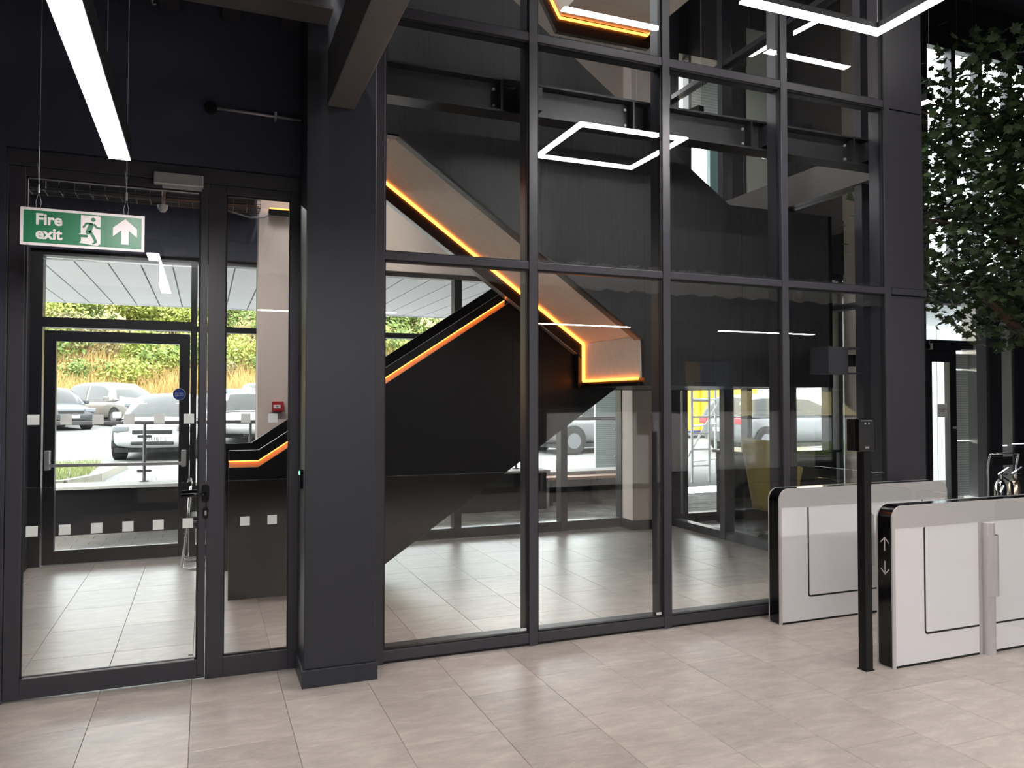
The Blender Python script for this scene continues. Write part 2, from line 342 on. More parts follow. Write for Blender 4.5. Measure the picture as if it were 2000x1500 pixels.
# ---- glazed screen
G0, G1 = 4.68, 4.84
MX = [0.992, 2.02, 3.055, 4.118, 5.17]
scr = struct('window_1', 'tall charcoal framed glazed screen in front of the stair', (3.0, 4.7, 0))
for i, x in enumerate(MX):
    w = 0.031
    MB().box(x - w, x + w, G0, G1, 0.0, 8.0).build('mullion', FRAME, scr, bevel=0.003)
box('jamb', FRAME_D, 0.925, 0.962, 4.70, G1, 0, 8.0, scr)
ZT = [(0.018, 0.082), (2.48, 2.53), (4.012, 4.07), (5.55, 5.61), (7.2, 7.26)]
for i in range(4):
    xa, xb = MX[i] + 0.031, MX[i + 1] - 0.031
    for k, (z0, z1) in enumerate(ZT):
        MB().box(xa, xb, G0 + 0.004, G1 if k == 0 else G1 - 0.03, z0, z1).build('transom' if k else 'bottom_rail', FRAME, scr, bevel=0.003)
    zs = [ZT[0][1], ZT[1], ZT[2], ZT[3], ZT[4]]
    for (z0, z1) in ((0.082, 2.48), (2.53, 4.012), (4.07, 5.55), (5.61, 7.2)):
        p = box('pane', GLASS, xa - 0.004, xb + 0.004, G0 + 0.022, G0 + 0.034, z0 - 0.004, z1 + 0.004, scr)
        g = MB()
        for (a, b, c, d) in ((xa, xa + 0.010, z0, z1), (xb - 0.010, xb, z0, z1), (xa, xb, z0, z0 + 0.009), (xa, xb, z1 - 0.009, z1)):
            g.box(a, b, G0 + 0.014, G0 + 0.046, c, d)
        g.build('gasket', GASKET, scr)
    MB().box(xb - 0.055, xb - 0.012, G0 + 0.020, G0 + 0.0215, 0.098, 0.116).build('glass_stamp', FROST, scr)
box('floor_gap', GASKET, 0.962, 5.2, G0 + 0.02, G1 - 0.02, 0.0, 0.02, scr)
# dark corner panel at the right end
cp = struct('wall_corner', 'charcoal clad corner beside the glazed screen', (5.4, 4.75, 0))
box('panel', FRAME, 5.201, 5.568, 4.684, 4.86, 0, 2.47, cp); box('panel', FRAME, 5.201, 5.568, 4.684, 4.86, 2.535, 4.0, cp); box('panel', FRAME, 5.201, 5.568, 4.684, 4.86, 4.012, 8.0, cp)
box('band', FRAME, 5.201, 5.585, 4.668, 4.86, 2.478, 2.53, cp, bevel=0.002); box('clip', ALU, 5.568, 5.578, 4.70, 4.73, 4.01, 4.06, cp)

# ---- hall door and its side light
D0, D1 = 4.82, 4.885
dr = struct('door_1', 'tall charcoal framed glass door with black lever handle', (-0.49, 4.85, 0))
box('stile', FRAME, -0.984, -0.908, D0, D1, 0.012, 2.875, dr, bevel=0.003); box('stile', FRAME, -0.030, 0.011, D0, D1, 0.012, 2.875, dr, bevel=0.003)
box('bottom_rail', FRAME, -0.908, -0.030, D0, D1, 0.012, 0.118, dr, bevel=0.003); box('top_rail', FRAME, -0.908, -0.030, D0, D1, 2.825, 2.875, dr, bevel=0.003)
box('pane', GLASS, -0.912, -0.026, D0 + 0.026, D0 + 0.036, 0.114, 2.83, dr)
g = MB()
for (a, b, c, d) in ((-0.908, -0.900, 0.118, 2.825), (-0.038, -0.030, 0.118, 2.825), (-0.908, -0.03, 0.118, 0.126), (-0.908, -0.03, 2.817, 2.825)): g.box(a, b, D0 + 0.012, D0 + 0.03, c, d)
g.build('gasket', GASKET, dr)
box('bead', ALU, -0.895, -0.045, D0 + 0.004, D0 + 0.012, 0.118, 0.124, dr); box('bead', ALU, -0.895, -0.045, D0 + 0.008, D0 + 0.012, 2.812, 2.818, dr)
for k in range(6):
    for z in (0.90, 1.503):
        xx = -0.862 + k * 0.1555
        box('safety_square', FROST, xx - 0.028, xx + 0.028, D0 + 0.0245, D0 + 0.0259, z - 0.028, z + 0.028, dr)
box('glass_stamp', CABLE, -0.075, -0.052, D0 + 0.0245, D0 + 0.0259, 0.137, 0.146, dr)
hd = MB().prism(rounded(-0.012, 0.028, 1.02, 1.125, 0.019), 'y', D0 - 0.010, D0).build('handle', BLKM, dr, bevel=0.002)
MB().tube([(0.008, D0 - 0.005, 1.07), (0.008, D0 - 0.055, 1.07), (-0.006, D0 - 0.064, 1.07), (-0.120, D0 - 0.064, 1.068)], 0.0105, 10).build('lever', BLKG, hd, smooth=True)
MB().tube([(0.008, D1, 1.07), (0.008, D1 + 0.055, 1.07), (-0.006, D1 + 0.064, 1.07), (-0.120, D1 + 0.064, 1.068)], 0.0105, 10).build('rear_lever', BLKG, hd, smooth=True)
lk = MB().prism(rounded(-0.006, 0.026, 0.925, 0.99, 0.015), 'y', D0 - 0.006, D0).build('lock', BLKM, dr)
MB().prism(rounded(0.004, 0.016, 0.944, 0.972, 0.0058), 'y', D0 - 0.010, D0 - 0.005).build('cylinder', CHROME, lk)
sl = struct('window_2', 'narrow glazed side panel beside the hall door', (0.28, 4.85, 0))
box('stile', FRAME, 0.013, 0.110, D0, D1, 0.0, 2.875, sl, bevel=0.003); box('stile', FRAME, 0.476, 0.53, D0, D1, 0.0, 2.875, sl, bevel=0.003)
box('bottom_rail', FRAME, 0.110, 0.476, D0, D1, 0.0, 0.118, sl, bevel=0.003); box('top_rail', FRAME, 0.110, 0.476, D0, D1, 2.825, 2.875, sl, bevel=0.003)
box('pane', GLASS, 0.106, 0.480, D0 + 0.026, D0 + 0.036, 0.114, 2.83, sl)
g = MB()
for (a, b, c, d) in ((0.110, 0.117, 0.118, 2.825), (0.469, 0.476, 0.118, 2.825), (0.11, 0.476, 0.118, 0.126), (0.11, 0.476, 2.817, 2.825)): g.box(a, b, D0 + 0.012, D0 + 0.03, c, d)
g.build('gasket', GASKET, sl)
for xx in (0.228, 0.382):
    for z in (0.894, 1.503): box('safety_square', FROST, xx - 0.027, xx + 0.027, D0 + 0.0245, D0 + 0.0259, z - 0.027, z + 0.027, sl)
smark(MB().box(-1.06, -0.987, D0 - 0.006, D1 + 0.02, 0, 2.965).box(-0.987, 0.53, D0 - 0.006, D1 + 0.02, 2.878, 2.965).box(0.53, 0.556, D0 - 0.006, D1 + 0.02, 0, 2.965).build('trim_1', FRAME, bevel=0.002), 'charcoal outer frame of the hall door')

# ---- stair lobby shell
smark(MB().box(-1.75, -1.58, 4.96, 8.66, 0, 3.62).build('wall_lobby', SOFT), 'dark side wall of the stair lobby')
smark(MB().box(-1.58, -1.565, 4.96, 8.62, 0, 0.1).build('baseboard_lobby', FRAME_D), 'black skirting in the lobby')
smark(MB().box(-1.75, 0.45, 4.96, 8.66, 3.62, 3.9).build('ceiling_lobby', DECKM), 'dark lobby ceiling behind the glass door')
smark(MB().box(-0.8, -0.65, 4.96, 8.66, 3.9, 8.0).build('wall_stair', SOFT), 'dark wall at the head of the stair')
smark(MB().box(-1.75, 0.50, 8.58, 8.84, 3.09, 3.9).build('wall_far_1', SOFT), 'black bulkhead over the exit door')
smark(MB().box(0.5, 5.37, 8.60, 8.84, 3.09, 8.0).build('wall_far_2', BEIGE), 'beige wall above the far glazing')
for k, (xa, xb) in enumerate(((0.508, 0.832), (4.97, 5.36))):
    c = struct('pillar_%d' % (k + 2), ('beige column by the far glazing with red call point', 'beige column with black skirting at the far right lobby corner')[k], ((xa + xb) / 2, 8.52, 0))
    box('shaft', BEIGE_LIT, xa, xb, 8.40, 8.66, 0.12, 8.0 if k else 3.62, c, bevel=0.003); box('plinth', FRAME_D, xa - 0.008, xb + 0.008, 8.392, 8.66, 0, 0.12, c)

# ---- far facade
F0, F1 = 8.66, 8.80
def xglaze(root, xs, rows, y0, y1, fm, gm, mw=0.03, zb=0.0, zt=3.09, skip=()):
    for x in xs: box('mullion', fm, x - mw, x + mw, y0, y1, zb, zt, root, bevel=0.002)
    for i in range(len(xs) - 1):
        if i in skip: continue
        xa, xb = xs[i] + mw, xs[i + 1] - mw
        for (a, b) in rows: box('transom', fm, xa, xb, y0 + 0.01, y1 - 0.01, a, b, root)
        for k in range(len(rows) - 1): box('pane', gm, xa - 0.003, xb + 0.003, (y0 + y1) / 2 - 0.006, (y0 + y1) / 2 + 0.006, rows[k][1] - 0.003, rows[k + 1][0] + 0.003, root)
ROWS = [(0.0, 0.12), (2.33, 2.39), (3.04, 3.09)]
w3 = struct('window_3', 'black framed far glazing of the stair lobby', (1.5, 8.7, 0))
xglaze(w3, [-0.11, 0.54], ROWS, F0, F1, FRAME_D, GLASS_OUT)
xglaze(w3, [0.80, 1.39, 2.77, 4.15, 5.0], ROWS, F0, F1, FRAME_D, GLASS_OUT, mw=0.045)
# over-door light
box('mullion', FRAME_D, -1.58, -1.475, F0, F1, 0, 3.09, w3); box('transom', FRAME_D, -1.475, -0.14, F0, F1, 2.335, 2.43, w3); box('transom', FRAME_D, -1.475, -0.14, F0, F1, 3.04, 3.09, w3)
box('pane', GLASS_OUT, -1.475, -0.14, 8.72, 8.732, 2.43, 3.04, w3)
box('sill', ALU, -1.475, -0.14, 8.64, 8.70, 2.998, 3.006, w3)
d2 = struct('door_2', 'black glazed exit door with push bar to the car park', (-0.8, 8.7, 0))
box('stile', FRAME_D, -1.455, -1.354, 8.64, 8.72, 0.02, 2.30, d2, bevel=0.003); box('stile', FRAME_D, -0.246, -0.146, 8.64, 8.72, 0.02, 2.30, d2, bevel=0.003)
box('bottom_rail', FRAME_D, -1.354, -0.246, 8.64, 8.72, 0.02, 0.148, d2, bevel=0.003); box('top_rail', FRAME_D, -1.354, -0.246, 8.64, 8.72, 2.195, 2.30, d2, bevel=0.003)
box('pane', GLASS_OUT, -1.357, -0.243, 8.672, 8.684, 0.145, 2.198, d2)
box('bead', ALU, -1.354, -0.246, 8.642, 8.652, 0.146, 0.153, d2); box('threshold', ALU, -1.46, -0.14, 8.60, 8.80, 0, 0.018, d2)
pb = MB().bar((-1.405, 8.555, 0.985), (-0.195, 8.555, 0.975), 0.022, 0.03).build('push_bar', ALU, d2, bevel=0.004)
for x in (-1.405, -0.195):
    box('bracket', ALU, x - 0.022, x + 0.022, 8.54, 8.64, 0.94, 1.13 if x < -1 else 1.11, pb, bevel=0.006)
bs = MB().tube([(-0.245, 8.638, 1.68), (-0.245, 8.632, 1.68)], 0.058, 24).build('fire_door_notice', SIGNB, d2)
MB().tube([(-0.245, 8.6395, 1.68), (-0.245, 8.634, 1.68)], 0.061, 24).build('notice_rim', SIGNW, bs)
text('lettering', 'Fire door\nkeep shut', 0.020, (-0.245, 8.6310, 1.68), FACE, SIGNW, bs)

# ---- right hand glazed wall of the lobby
w4 = struct('window_4', 'charcoal glazed wall on the right side of the lobby', (5.7, 6.7, 0))
YS = [4.92, 5.42, 6.44, 7.47, 8.56]
for y in YS: box('mullion', FRAME, 5.62, 5.76, y - 0.045, y + 0.045, 0, 8, w4, bevel=0.002)
for i in range(4):
    ya, yb = YS[i] + 0.045, YS[i + 1] - 0.045
    for (a, b) in ((0.0, 0.09), (2.48, 2.53), (5.55, 5.61), (7.2, 7.26)): box('transom', FRAME, 5.63, 5.75, ya, yb, a, b, w4)
    for (a, b) in ((0.09, 2.48), (2.53, 3.62), (3.93, 5.55), (5.61, 7.2)): box('pane', GLASS, 5.684, 5.696, ya - 0.003, yb + 0.003, a, b, w4)
box('edge_beam', BEAMM, 5.60, 5.78, 4.9, 8.6, 3.62, 3.93, w4)

# ---- steel beam behind the screen
ib = thing('steel_beam', 'black bolted steel beam running behind the glazed screen', 'beam', (3.2, 4.95, 3.58))
MB().box(0.96, 5.5, 4.945, 4.955, 3.60, 3.80).box(0.96, 5.5, 4.875, 5.03, 3.585, 3.60).box(0.96, 5.5, 4.875, 5.03, 3.80, 3.815).build('web', STEELK, ib)
for x in MX[1:]:
    e = box('end_plate', STEELK, x - 0.16, x - 0.145, 4.87, 4.945, 3.60, 3.80, ib)
    for z in (3.64, 3.755): MB().tube([(x - 0.19, 4.945, z), (x - 0.19, 4.930, z)], 0.011, 6).build('bolt', STEEL, e)
    box('cleat', STEELK, x - 0.03, x + 0.14, 4.845, 4.945, 3.62, 3.78, ib)

# ---- facade of the hall to the right
w5 = struct('window_5', 'dark framed facade glazing of the hall beyond the lobby', (9, 8.7, 0))
xglaze(w5, [5.40, 5.93, 6.98, 7.62, 8.42, 8.62, 9.5, 10.30], [(0.0, 0.12), (2.33, 2.39), (3.4, 3.46)], F0, F1, FRAME, GLASS_OUT, mw=0.04, zt=3.46)
box('spandrel', CHAR, 5.37, 10.34, 8.62, 8.84, 3.46, 4.25, w5)
TEAL = mat('teal tinted fin', (0.22, 0.40, 0.40), 0.3, var=0.05)
box('infill', CHAR, 5.37, 6.01, 8.66, 8.80, 4.25, 5.24, w5); box('fin', TEAL, 6.29, 6.44, 8.58, 8.66, 4.31, 5.16, w5); box('infill', CHAR, 6.61, 6.885, 8.64, 8.80, 4.25, 5.24, w5)
xglaze(w5, [6.03, 6.59, 6.935], [(4.25, 4.31), (5.16, 5.24)], F0, F1, FRAME_D, GLASS_OUT, mw=0.022, zb=4.25, zt=6.26)
PALE = mat('pale green board', (0.50, 0.54, 0.48), 0.6, var=0.03)
box('louvre_panel', LOUVRE, 6.05, 6.57, 8.67, 8.76, 5.24, 6.1, w5); box('infill', CHAR, 6.57, 6.955, 8.66, 8.76, 5.24, 6.3, w5)
box('infill', PALE, 6.955, 7.50, 8.64, 8.84, 4.25, 6.8, w5); box('infill', CHAR, 6.955, 7.50, 8.64, 8.84, 6.8, 8.0, w5); box('infill', CHAR, 7.50, 10.34, 8.64, 8.84, 4.25, 8.0, w5); box('infill', CHAR, 5.37, 6.955, 8.64, 8.84, 6.26, 8.0, w5)
xglaze(w5, [10.38, 11.0, 11.6, 12.3, 13.0, 14.1], [(3.46, 3.54), (4.5, 4.6), (5.6, 5.66), (7.2, 7.3)], F0, F1, CHAR, GLASS_OUT, mw=0.05, zb=3.46, zt=7.3)
box('infill', CHAR, 10.34, 14.2, 8.64, 8.84, 7.3, 8.0, w5)
# lower right: door, louvred light, pilasters, frosted panel
box('transom', FRAME_D, 10.34, 11.28, 8.60, 8.80, 2.42, 2.56, w5); box('lintel', FRAME_D, 10.34, 10.95, 8.55, 8.66, 2.40, 2.50, w5)
box('pane', GLASS_OUT, 10.34, 11.28, 8.72, 8.73, 2.56, 3.46, w5)
for a, b in ((0.12, 0.98), (1.0, 2.1), (2.12, 2.36)): box('louvre_panel', LOUVRE, 10.93, 11.28, 8.70, 8.73, a, b, w5)
box('pilaster', ALU, 11.28, 11.50, 8.55, 8.80, 0, 3.46, w5); box('pilaster', CHAR, 11.50, 11.78, 8.50, 8.80, 0, 3.46, w5); box('mullion', ALU, 11.78, 11.84, 8.60, 8.80, 0, 3.46, w5)
box('frosted_panel', FROST, 11.84, 12.27, 8.70, 8.73, 0.9, 3.46, w5); box('frosted_panel', FROST, 11.84, 12.27, 8.70, 8.73, 0.12, 0.88, w5)
box('infill', CHAR, 12.30, 14.2, 8.66, 8.80, 0.92, 3.46, w5); box('infill', CHAR, 12.30, 14.2, 8.66, 8.80, 0.0, 0.90, w5)
c = struct('pillar_4', 'dim beige column by the facade beyond the lobby', (8.9, 8.5, 0))
box('shaft', BEIGE, 8.66, 9.05, 8.30, 8.64, 0.12, 8.0, c); box('plinth', FRAME_D, 8.65, 9.06, 8.29, 8.64, 0, 0.12, c)
d3 = struct('door_3', 'black framed glass door in the far right facade', (10.6, 8.68, 0))
box('stile', FRAME_D, 10.34, 10.40, 8.62, 8.72, 0, 2.40, d3); box('stile', FRAME_D, 10.78, 10.92, 8.62, 8.72, 0, 2.40, d3); box('top_rail', FRAME_D, 10.40, 10.78, 8.62, 8.72, 2.22, 2.40, d3)
box('pane', GLASS_OUT, 10.40, 10.78, 8.665, 8.675, 0.1, 2.22, d3); box('bottom_rail', FRAME_D, 10.40, 10.78, 8.62, 8.72, 0, 0.1, d3)
box('rear_panel', LOUVRE, 10.40, 10.56, 8.76, 8.78, 0.1, 2.2, d3)
nb = box('paper_notice', WHITE, 10.50, 10.70, 8.612, 8.615, 1.36, 1.57, d3)
text('lettering', 'AUTOMATIC\nDOOR', 0.030, (10.60, 8.610, 1.47), FACE, INK, nb)
MB().tube([(10.845, 8.62, 1.2), (10.845, 8.57, 1.2)], 0.02, 10).build('knob', STEEL, d3)

# ================================================================== STAIR
st = thing('staircase', 'black panelled dog-leg stair with amber strip lights behind the glazing', 'staircase', (2.6, 6.6, 0))
def lerp(pts, x):
    for (x0, z0), (x1, z1) in zip(pts, pts[1:]):
        if x0 <= x <= x1: return z0 + (z1 - z0) * (x - x0) / (x1 - x0 or 1)
    return pts[0][1] if x < pts[0][0] else pts[-1][1]
def band(name, m, lo, hi, y0, y1, cuts, parent, bevel=0.0):
    """panels between two polylines (x, z), split at the x values in cuts"""
    out = []
    for a, b in zip(cuts, cuts[1:]):
        a2, b2 = a + 0.0012, b - 0.0012
        xs = [a2] + sorted({p[0] for p in lo + hi if a2 < p[0] < b2}) + [b2]
        poly = [(x, lerp(lo, x)) for x in xs] + [(x, lerp(hi, x)) for x in reversed(xs)]
        cl = []
        for p in poly:
            if not cl or (abs(p[0] - cl[-1][0]) + abs(p[1] - cl[-1][1])) > 1e-4: cl.append(p)
        if (abs(cl[0][0] - cl[-1][0]) + abs(cl[0][1] - cl[-1][1])) < 1e-4: cl.pop()
        if len(cl) >= 3: out.append(MB().prism(cl, 'y', y0, y1).build(name, m, parent, bevel=bevel))
    return out
def ledrun(parent, pts, r, name='light_strip'):
    o = MB()
    for a, b in zip(pts, pts[1:]): o.bar(a, b, r, r)
    return o.build(name, LED, parent)
def shift(pl, d): return [(x, z + d) for x, z in pl]
# lower flight (rising to the right)
TOP1 = [(0.185, 1.205), (0.414, 1.205), (2.60, 2.645), (3.372, 3.15)]
LOW1 = [(0.185, 0.0), (1.18, 0.0), (3.372, 1.475)]
LOW1b = [(0.185, 0.0), (1.18, 0.0), (3.76, 1.74)]
for (ya, yb, nm) in ((6.65, 6.69, 'near'), (7.80, 7.84, 'far')):
    if nm == 'near':
        band('panel', BLKPAN, LOW1, shift(TOP1, -0.135), ya, yb, [0.185, 1.43, 2.66, 3.372], st)
        band('cap_rail', BLKPAN, shift(TOP1, -0.082), TOP1, ya - 0.004, yb + 0.012, [0.185, 3.372], st)
        band('recess_lining', TAN, shift(TOP1, -0.140), shift(TOP1, -0.08), ya + 0.030, yb + 0.006, [0.187, 2.59], st)
        s = band('recess_sill', TAN, shift(TOP1, -0.139), shift(TOP1, -0.134), ya - 0.001, ya + 0.031, [0.187, 2.59], st)
        ledrun(st, [(x, ya + 0.012, z - 0.0865) for x, z in TOP1[:2]] + [(2.575, ya + 0.012, 2.628 - 0.0865)], 0.009)
    else:
        band('panel', BLKPAN, LOW1, TOP1, ya, yb, [0.185, 1.43, 2.66, 3.372], st)
tr = 0.165
for k in range(13):
    xa = 0.42 + k * 0.25 - 0.25
    if k == 0: continue
    box('tread', BLKWOOD, xa, xa + 0.28, 6.69, 7.80, k * tr - 0.04, k * tr, st)
    box('riser', BLKWOOD, xa + 0.0, xa + 0.015, 6.69, 7.80, (k - 1) * tr, k * tr - 0.04, st)
band('soffit_board', PLYSOF, shift(LOW1, 0.002), shift(LOW1, 0.03), 6.69, 7.80, [1.2, 2.28, 3.37], st)
MB().prism([(3.372, 1.475), (3.76, 1.74), (3.372, 1.74)], 'y', 6.65, 7.84).build('string_end', BLKPAN, st)
# half landing
box('landing_slab', BLKPAN, 3.372, 5.34, 5.54, 7.84, 1.74, 2.13, st)
box('landing_floor', TILE, 3.372, 5.34, 5.54, 7.84, 2.13, 2.15, st)
# upper flight (rising to the left), near balustrade
S2 = 0.703
BOT2 = [(-0.64, 3.556), (1.306, 3.556), (3.360, 2.112), (3.372, 1.735), (5.34, 1.735)]
TOP2 = [(-0.64, 5.12), (1.64, 5.12), (4.232, 3.315), (5.34, 3.315)]
band('panel', BLKWOOD, BOT2, TOP2, 5.50, 5.54, [-0.64, 1.22, 2.44, 3.372, 4.36, 5.34], st)
band('panel', BLKPAN, [(3.372, 1.735), (5.34, 1.735)], [(3.372, 3.315), (5.34, 3.315)], 7.80, 7.84, [3.373, 4.36, 5.34], st)
MB().box(5.34, 5.38, 5.5, 7.84, 1.735, 3.315).build('panel', BLKPAN, st)
# dark edge of the near panel hanging below the soffit, soffit boards, far string and light strip
SOF = [(-0.64, 3.60), (1.30, 3.60), (3.372, 2.142)]
band('soffit_board', PLYSOF, SOF, shift(SOF, 0.018), 5.54, 6.56, [-0.64, 1.30, 2.02, 3.371], st)
box('soffit_end', PLYSOF, 3.352, 3.37, 5.54, 6.56, 1.80, 2.150, st)
box('end_trim', BLKPAN, 3.33, 3.37, 5.54, 6.60, 1.735, 1.765, st)
TRIMG = mat('grey steel trim', (0.17, 0.175, 0.165), 0.4, 0.2, var=0.08)
band('edge_trim', TRIMG, BOT2[:3], shift(BOT2[:3], 0.03), 5.502, 5.625, [-0.64, 1.306, 3.35], st)
band('string', BLKPAN, shift(SOF, -0.145), shift(SOF, 0.5), 6.56, 6.635, [-0.64, 1.30, 3.352], st)
box('string', BLKPAN, 3.30, 3.372, 6.575, 6.615, 1.735, 2.2, st)
band('string_lit_edge', ALU, shift(SOF, -0.152), shift(SOF, -0.147), 6.56, 6.64, [1.306, 3.28], st)  # silver strip imitates light on the underside of the black string
ledrun(st, [(-0.3, 6.545, 3.588), (1.30, 6.545, 3.588), (3.340, 6.545, 2.148), (3.340, 6.545, 1.795), (3.340, 5.56, 1.795)], 0.021)
for k in range(1, 12):
    xa = 3.50 - k * 0.235; box('tread', BLKWOOD, xa - 0.27, xa, 5.54, 6.56, 2.30 + k * tr, 2.34 + k * tr, st)
box('first_floor_slab', BLKPAN, -0.64, 0.95, 5.54, 7.84, 3.62, 3.95, st)
# second half landing high above with beige soffit and light strip
us = thing('upper_landing', 'beige soffit of the upper stair landing edged with amber light', 'landing', (3.6, 6.0, 5.2))
MB().prism([(2.86, 5.56), (3.06, 5.22), (4.02, 5.22), (4.22, 5.56), (4.22, 5.75), (2.86, 5.75)], 'y', 5.56, 6.46).build('soffit', PLYSOF, us)
MB().prism([(2.86, 5.40), (3.04, 5.08), (4.04, 5.08), (4.22, 5.40), (4.22, 5.8), (2.86, 5.8)], 'y', 6.49, 6.54).build('string', BLKPAN, us)
ledrun(us, [(2.87, 6.475, 5.53), (3.065, 6.475, 5.205), (4.015, 6.475, 5.205), (4.21, 6.475, 5.53)], 0.018)
box('near_panel', BLKWOOD, 2.86, 5.3, 5.50, 5.54, 5.66, 7.0, us)

# ================================================================== LIGHTS
def strip_y(name, label, x, w, y0, y1, z, group, ztop, h=0.07):
    t = thing(name, label, 'light', (x, (y0 + y1) / 2, z), group=group)
    box('housing', BLKM, x - w / 2 - 0.006, x + w / 2 + 0.006, y0, y1, z + 0.004, z + h, t, bevel=0.003); box('diffuser', LAMP, x - w / 2, x + w / 2, y0 + 0.004, y1 - 0.004, z, z + 0.012, t)
    for yy in (y0 + 0.25 * (y1 - y0), y1 - 0.22 * (y1 - y0)): MB().tube([(x, yy, z + h), (x, yy, ztop)], 0.0018, 5).build('cable', GALV, t)
    return t
def strip_x(name, label, x0, x1, y, w, z, group, ztop, h=0.07, lamp=None):
    t = thing(name, label, 'light', ((x0 + x1) / 2, y, z), group=group)
    box('housing', BLKM, x0, x1, y - w / 2 - 0.006, y + w / 2 + 0.006, z + 0.004, z + h, t, bevel=0.003); box('diffuser', lamp or LAMP, x0 + 0.004, x1 - 0.004, y - w / 2, y + w / 2, z, z + 0.012, t)
    for xx in (x0 + 0.25, x1 - 0.25): MB().tube([(xx, y, z + h), (xx, y, ztop)], 0.0018, 5).build('cable', GALV, t)
    return t
strip_y('pendant_strip_light', 'long white strip light hanging above the fire exit sign', -0.352, 0.081, 1.57, 3.71, 2.65, None, 3.85, h=0.10)
for i, (a, b, y) in enumerate(((0.6, 2.3, -0.42), (4.53, 6.07, -0.93), (7.75, 9.67, -0.93))):
    strip_x('gallery_strip_light', ('strip light under the gallery mirrored across the beige column', 'strip light under the gallery mirrored over the lit stair soffit', 'strip light under the gallery mirrored in the black landing panel')[i], a, b, y, 0.09, 2.75, 'strip lights under the gallery', 3.62, lamp=LAMPG)
for i, (a, b) in enumerate(((3.26, 4.45), (5.77, 6.95))):
    strip_x('high_strip_light', ('high strip light mirrored across the upper landing soffit', 'high strip light mirrored in the upper right panes')[i], a, b, 2.58, 0.08, 5.5, 'high strip lights over the hall', 8.0)
strip_x('lobby_fill_light', 'added unseen fill strip under the lobby ceiling inside the glass door', -1.3, 0.3, 7.02, 0.09, 3.54, None, 3.619, lamp=LAMPM)  # added lamp, kept out of view, to brighten the beige column
strip_x('lobby_fill_light', 'added unseen fill strip high in the stair void behind the screen', 1.4, 4.6, 5.15, 0.09, 6.9, None, 8.0)  # added lamp above the view to light the black stair panel
# square ring pendant
rg = thing('ring_light', 'white square ring pendant hanging at upper right', 'light', (3.42, 3.15, 3.92))
rx0, rx1, ry0, ry1, rw, rz_ = 2.90, 3.98, 2.70, 3.668, 0.065, 3.94
for (a, b, c, d) in ((rx0, rx1, ry0, ry0 + rw), (rx0, rx1, ry1 - rw, ry1), (rx0, rx0 + rw, ry0 + rw, ry1 - rw), (rx1 - rw, rx1, ry0 + rw, ry1 - rw)):
    box('housing', BLKM, a, b, c, d, rz_ + 0.012, rz_ + 0.05, rg); box('diffuser', LAMP, a + 0.002, b - 0.002, c + 0.002, d - 0.002, rz_, rz_ + 0.012, rg)
for (a, b) in ((rx0 + .03, ry0 + .03), (rx1 - .03, ry0 + .03), (rx0 + .03, ry1 - .03), (rx1 - .03, ry1 - .03)): MB().tube([(a, b, rz_ + 0.05), ((a + 3.42) / 2, (b + 3.1) / 2, 7.99)], 0.0018, 5).build('cable', GALV, rg)
def up_strip(lab, a, b, z):
    t = thing('ceiling_strip_light', lab, 'light', ((a[0] + b[0]) / 2, (a[1] + b[1]) / 2, z))
    MB().bar((a[0], a[1], z), (b[0], b[1], z), 0.07, 0.012).build('diffuser', LAMPD, t); MB().bar((a[0], a[1], z + 0.04), (b[0], b[1], z + 0.04), 0.08, 0.07).build('housing', BLKM, t)
    for q in (a, b): MB().tube([(q[0], q[1], z + 0.07), (q[0], q[1], 8.0)], 0.0018, 5).build('cable', GALV, t)
up_strip('lit strip light seen through the middle upper pane near the beige column', (4.75, 7.9), (4.95, 6.9), 4.72)
up_strip('lit strip light beyond the lobby seen in the fourth upper pane', (6.4, 7.9), (6.55, 6.75), 6.0)
up_strip('lit strip light beyond the corner seen in the last upper pane', (6.9, 6.35), (6.95, 5.75), 4.72)

up_strip('upper of two strip lights seen through the tree by the corner', (9.85, 8.25), (9.85, 7.7), 4.52)
up_strip('lower of two strip lights seen through the tree by the corner', (10.1, 8.4), (10.1, 7.65), 4.25)
# foil wrapped duct under the gallery
dm = MB(); nx, na = 330, 16
vs = []
rr_ = random.Random(3)
for i in range(nx + 1):
    for k in range(na):
        t = 2 * math.pi * k / na; r = 0.17 + rr_.uniform(-0.022, 0.022) + 0.02 * math.sin(i * 0.55 + k)
        vs.append((-1.0 + 13.0 * i / nx + rr_.uniform(-.012, .012), -0.06 + r * 0.9 * math.cos(t), 3.34 + r * math.sin(t)))
fs = [(i * na + k, i * na + (k + 1) % na, (i + 1) * na + (k + 1) % na, (i + 1) * na + k) for i in range(nx) for k in range(na)]
dm.raw(vs, fs); tag(dm.build('ventilation_duct', FOIL), 'crinkled foil wrapped duct under the gallery mirrored in the glass', 'duct')
# pale counter and screen behind the viewer, mirrored in the glass
ct = thing('reception_counter', 'pale panelled reception counter behind the viewer', 'counter', (8.6, -3.1, 0))
box('front', WHITE, 5.6, 11.6, -3.0, -2.95, 0.1, 1.42, ct); box('top', BLKM, 5.55, 11.65, -3.6, -2.92, 1.42, 1.46, ct); box('plinth', BLKM, 5.6, 11.6, -2.99, -2.96, 0, 0.1, ct)
tv = thing('wall_screen', 'blue display screen with pale oval emblem mirrored in dark glass', 'screen', (9.35, -3.45, 1.46))
SCRM = emitter('screen blue', (0.05, 0.11, 0.32), 0.35); SCRW = emitter('screen emblem', (0.5, 0.55, 0.8), 0.5); SCRY = emitter('screen yellow', (0.75, 0.52, 0.06), 0.35)
box('bezel', BLKM, 8.78, 9.92, -3.50, -3.45, 1.64, 2.42, tv); box('display', SCRM, 8.80, 9.90, -3.452, -3.447, 1.66, 2.40, tv); box('foot', BLKM, 9.2, 9.5, -3.55, -3.40, 1.46, 1.64, tv)
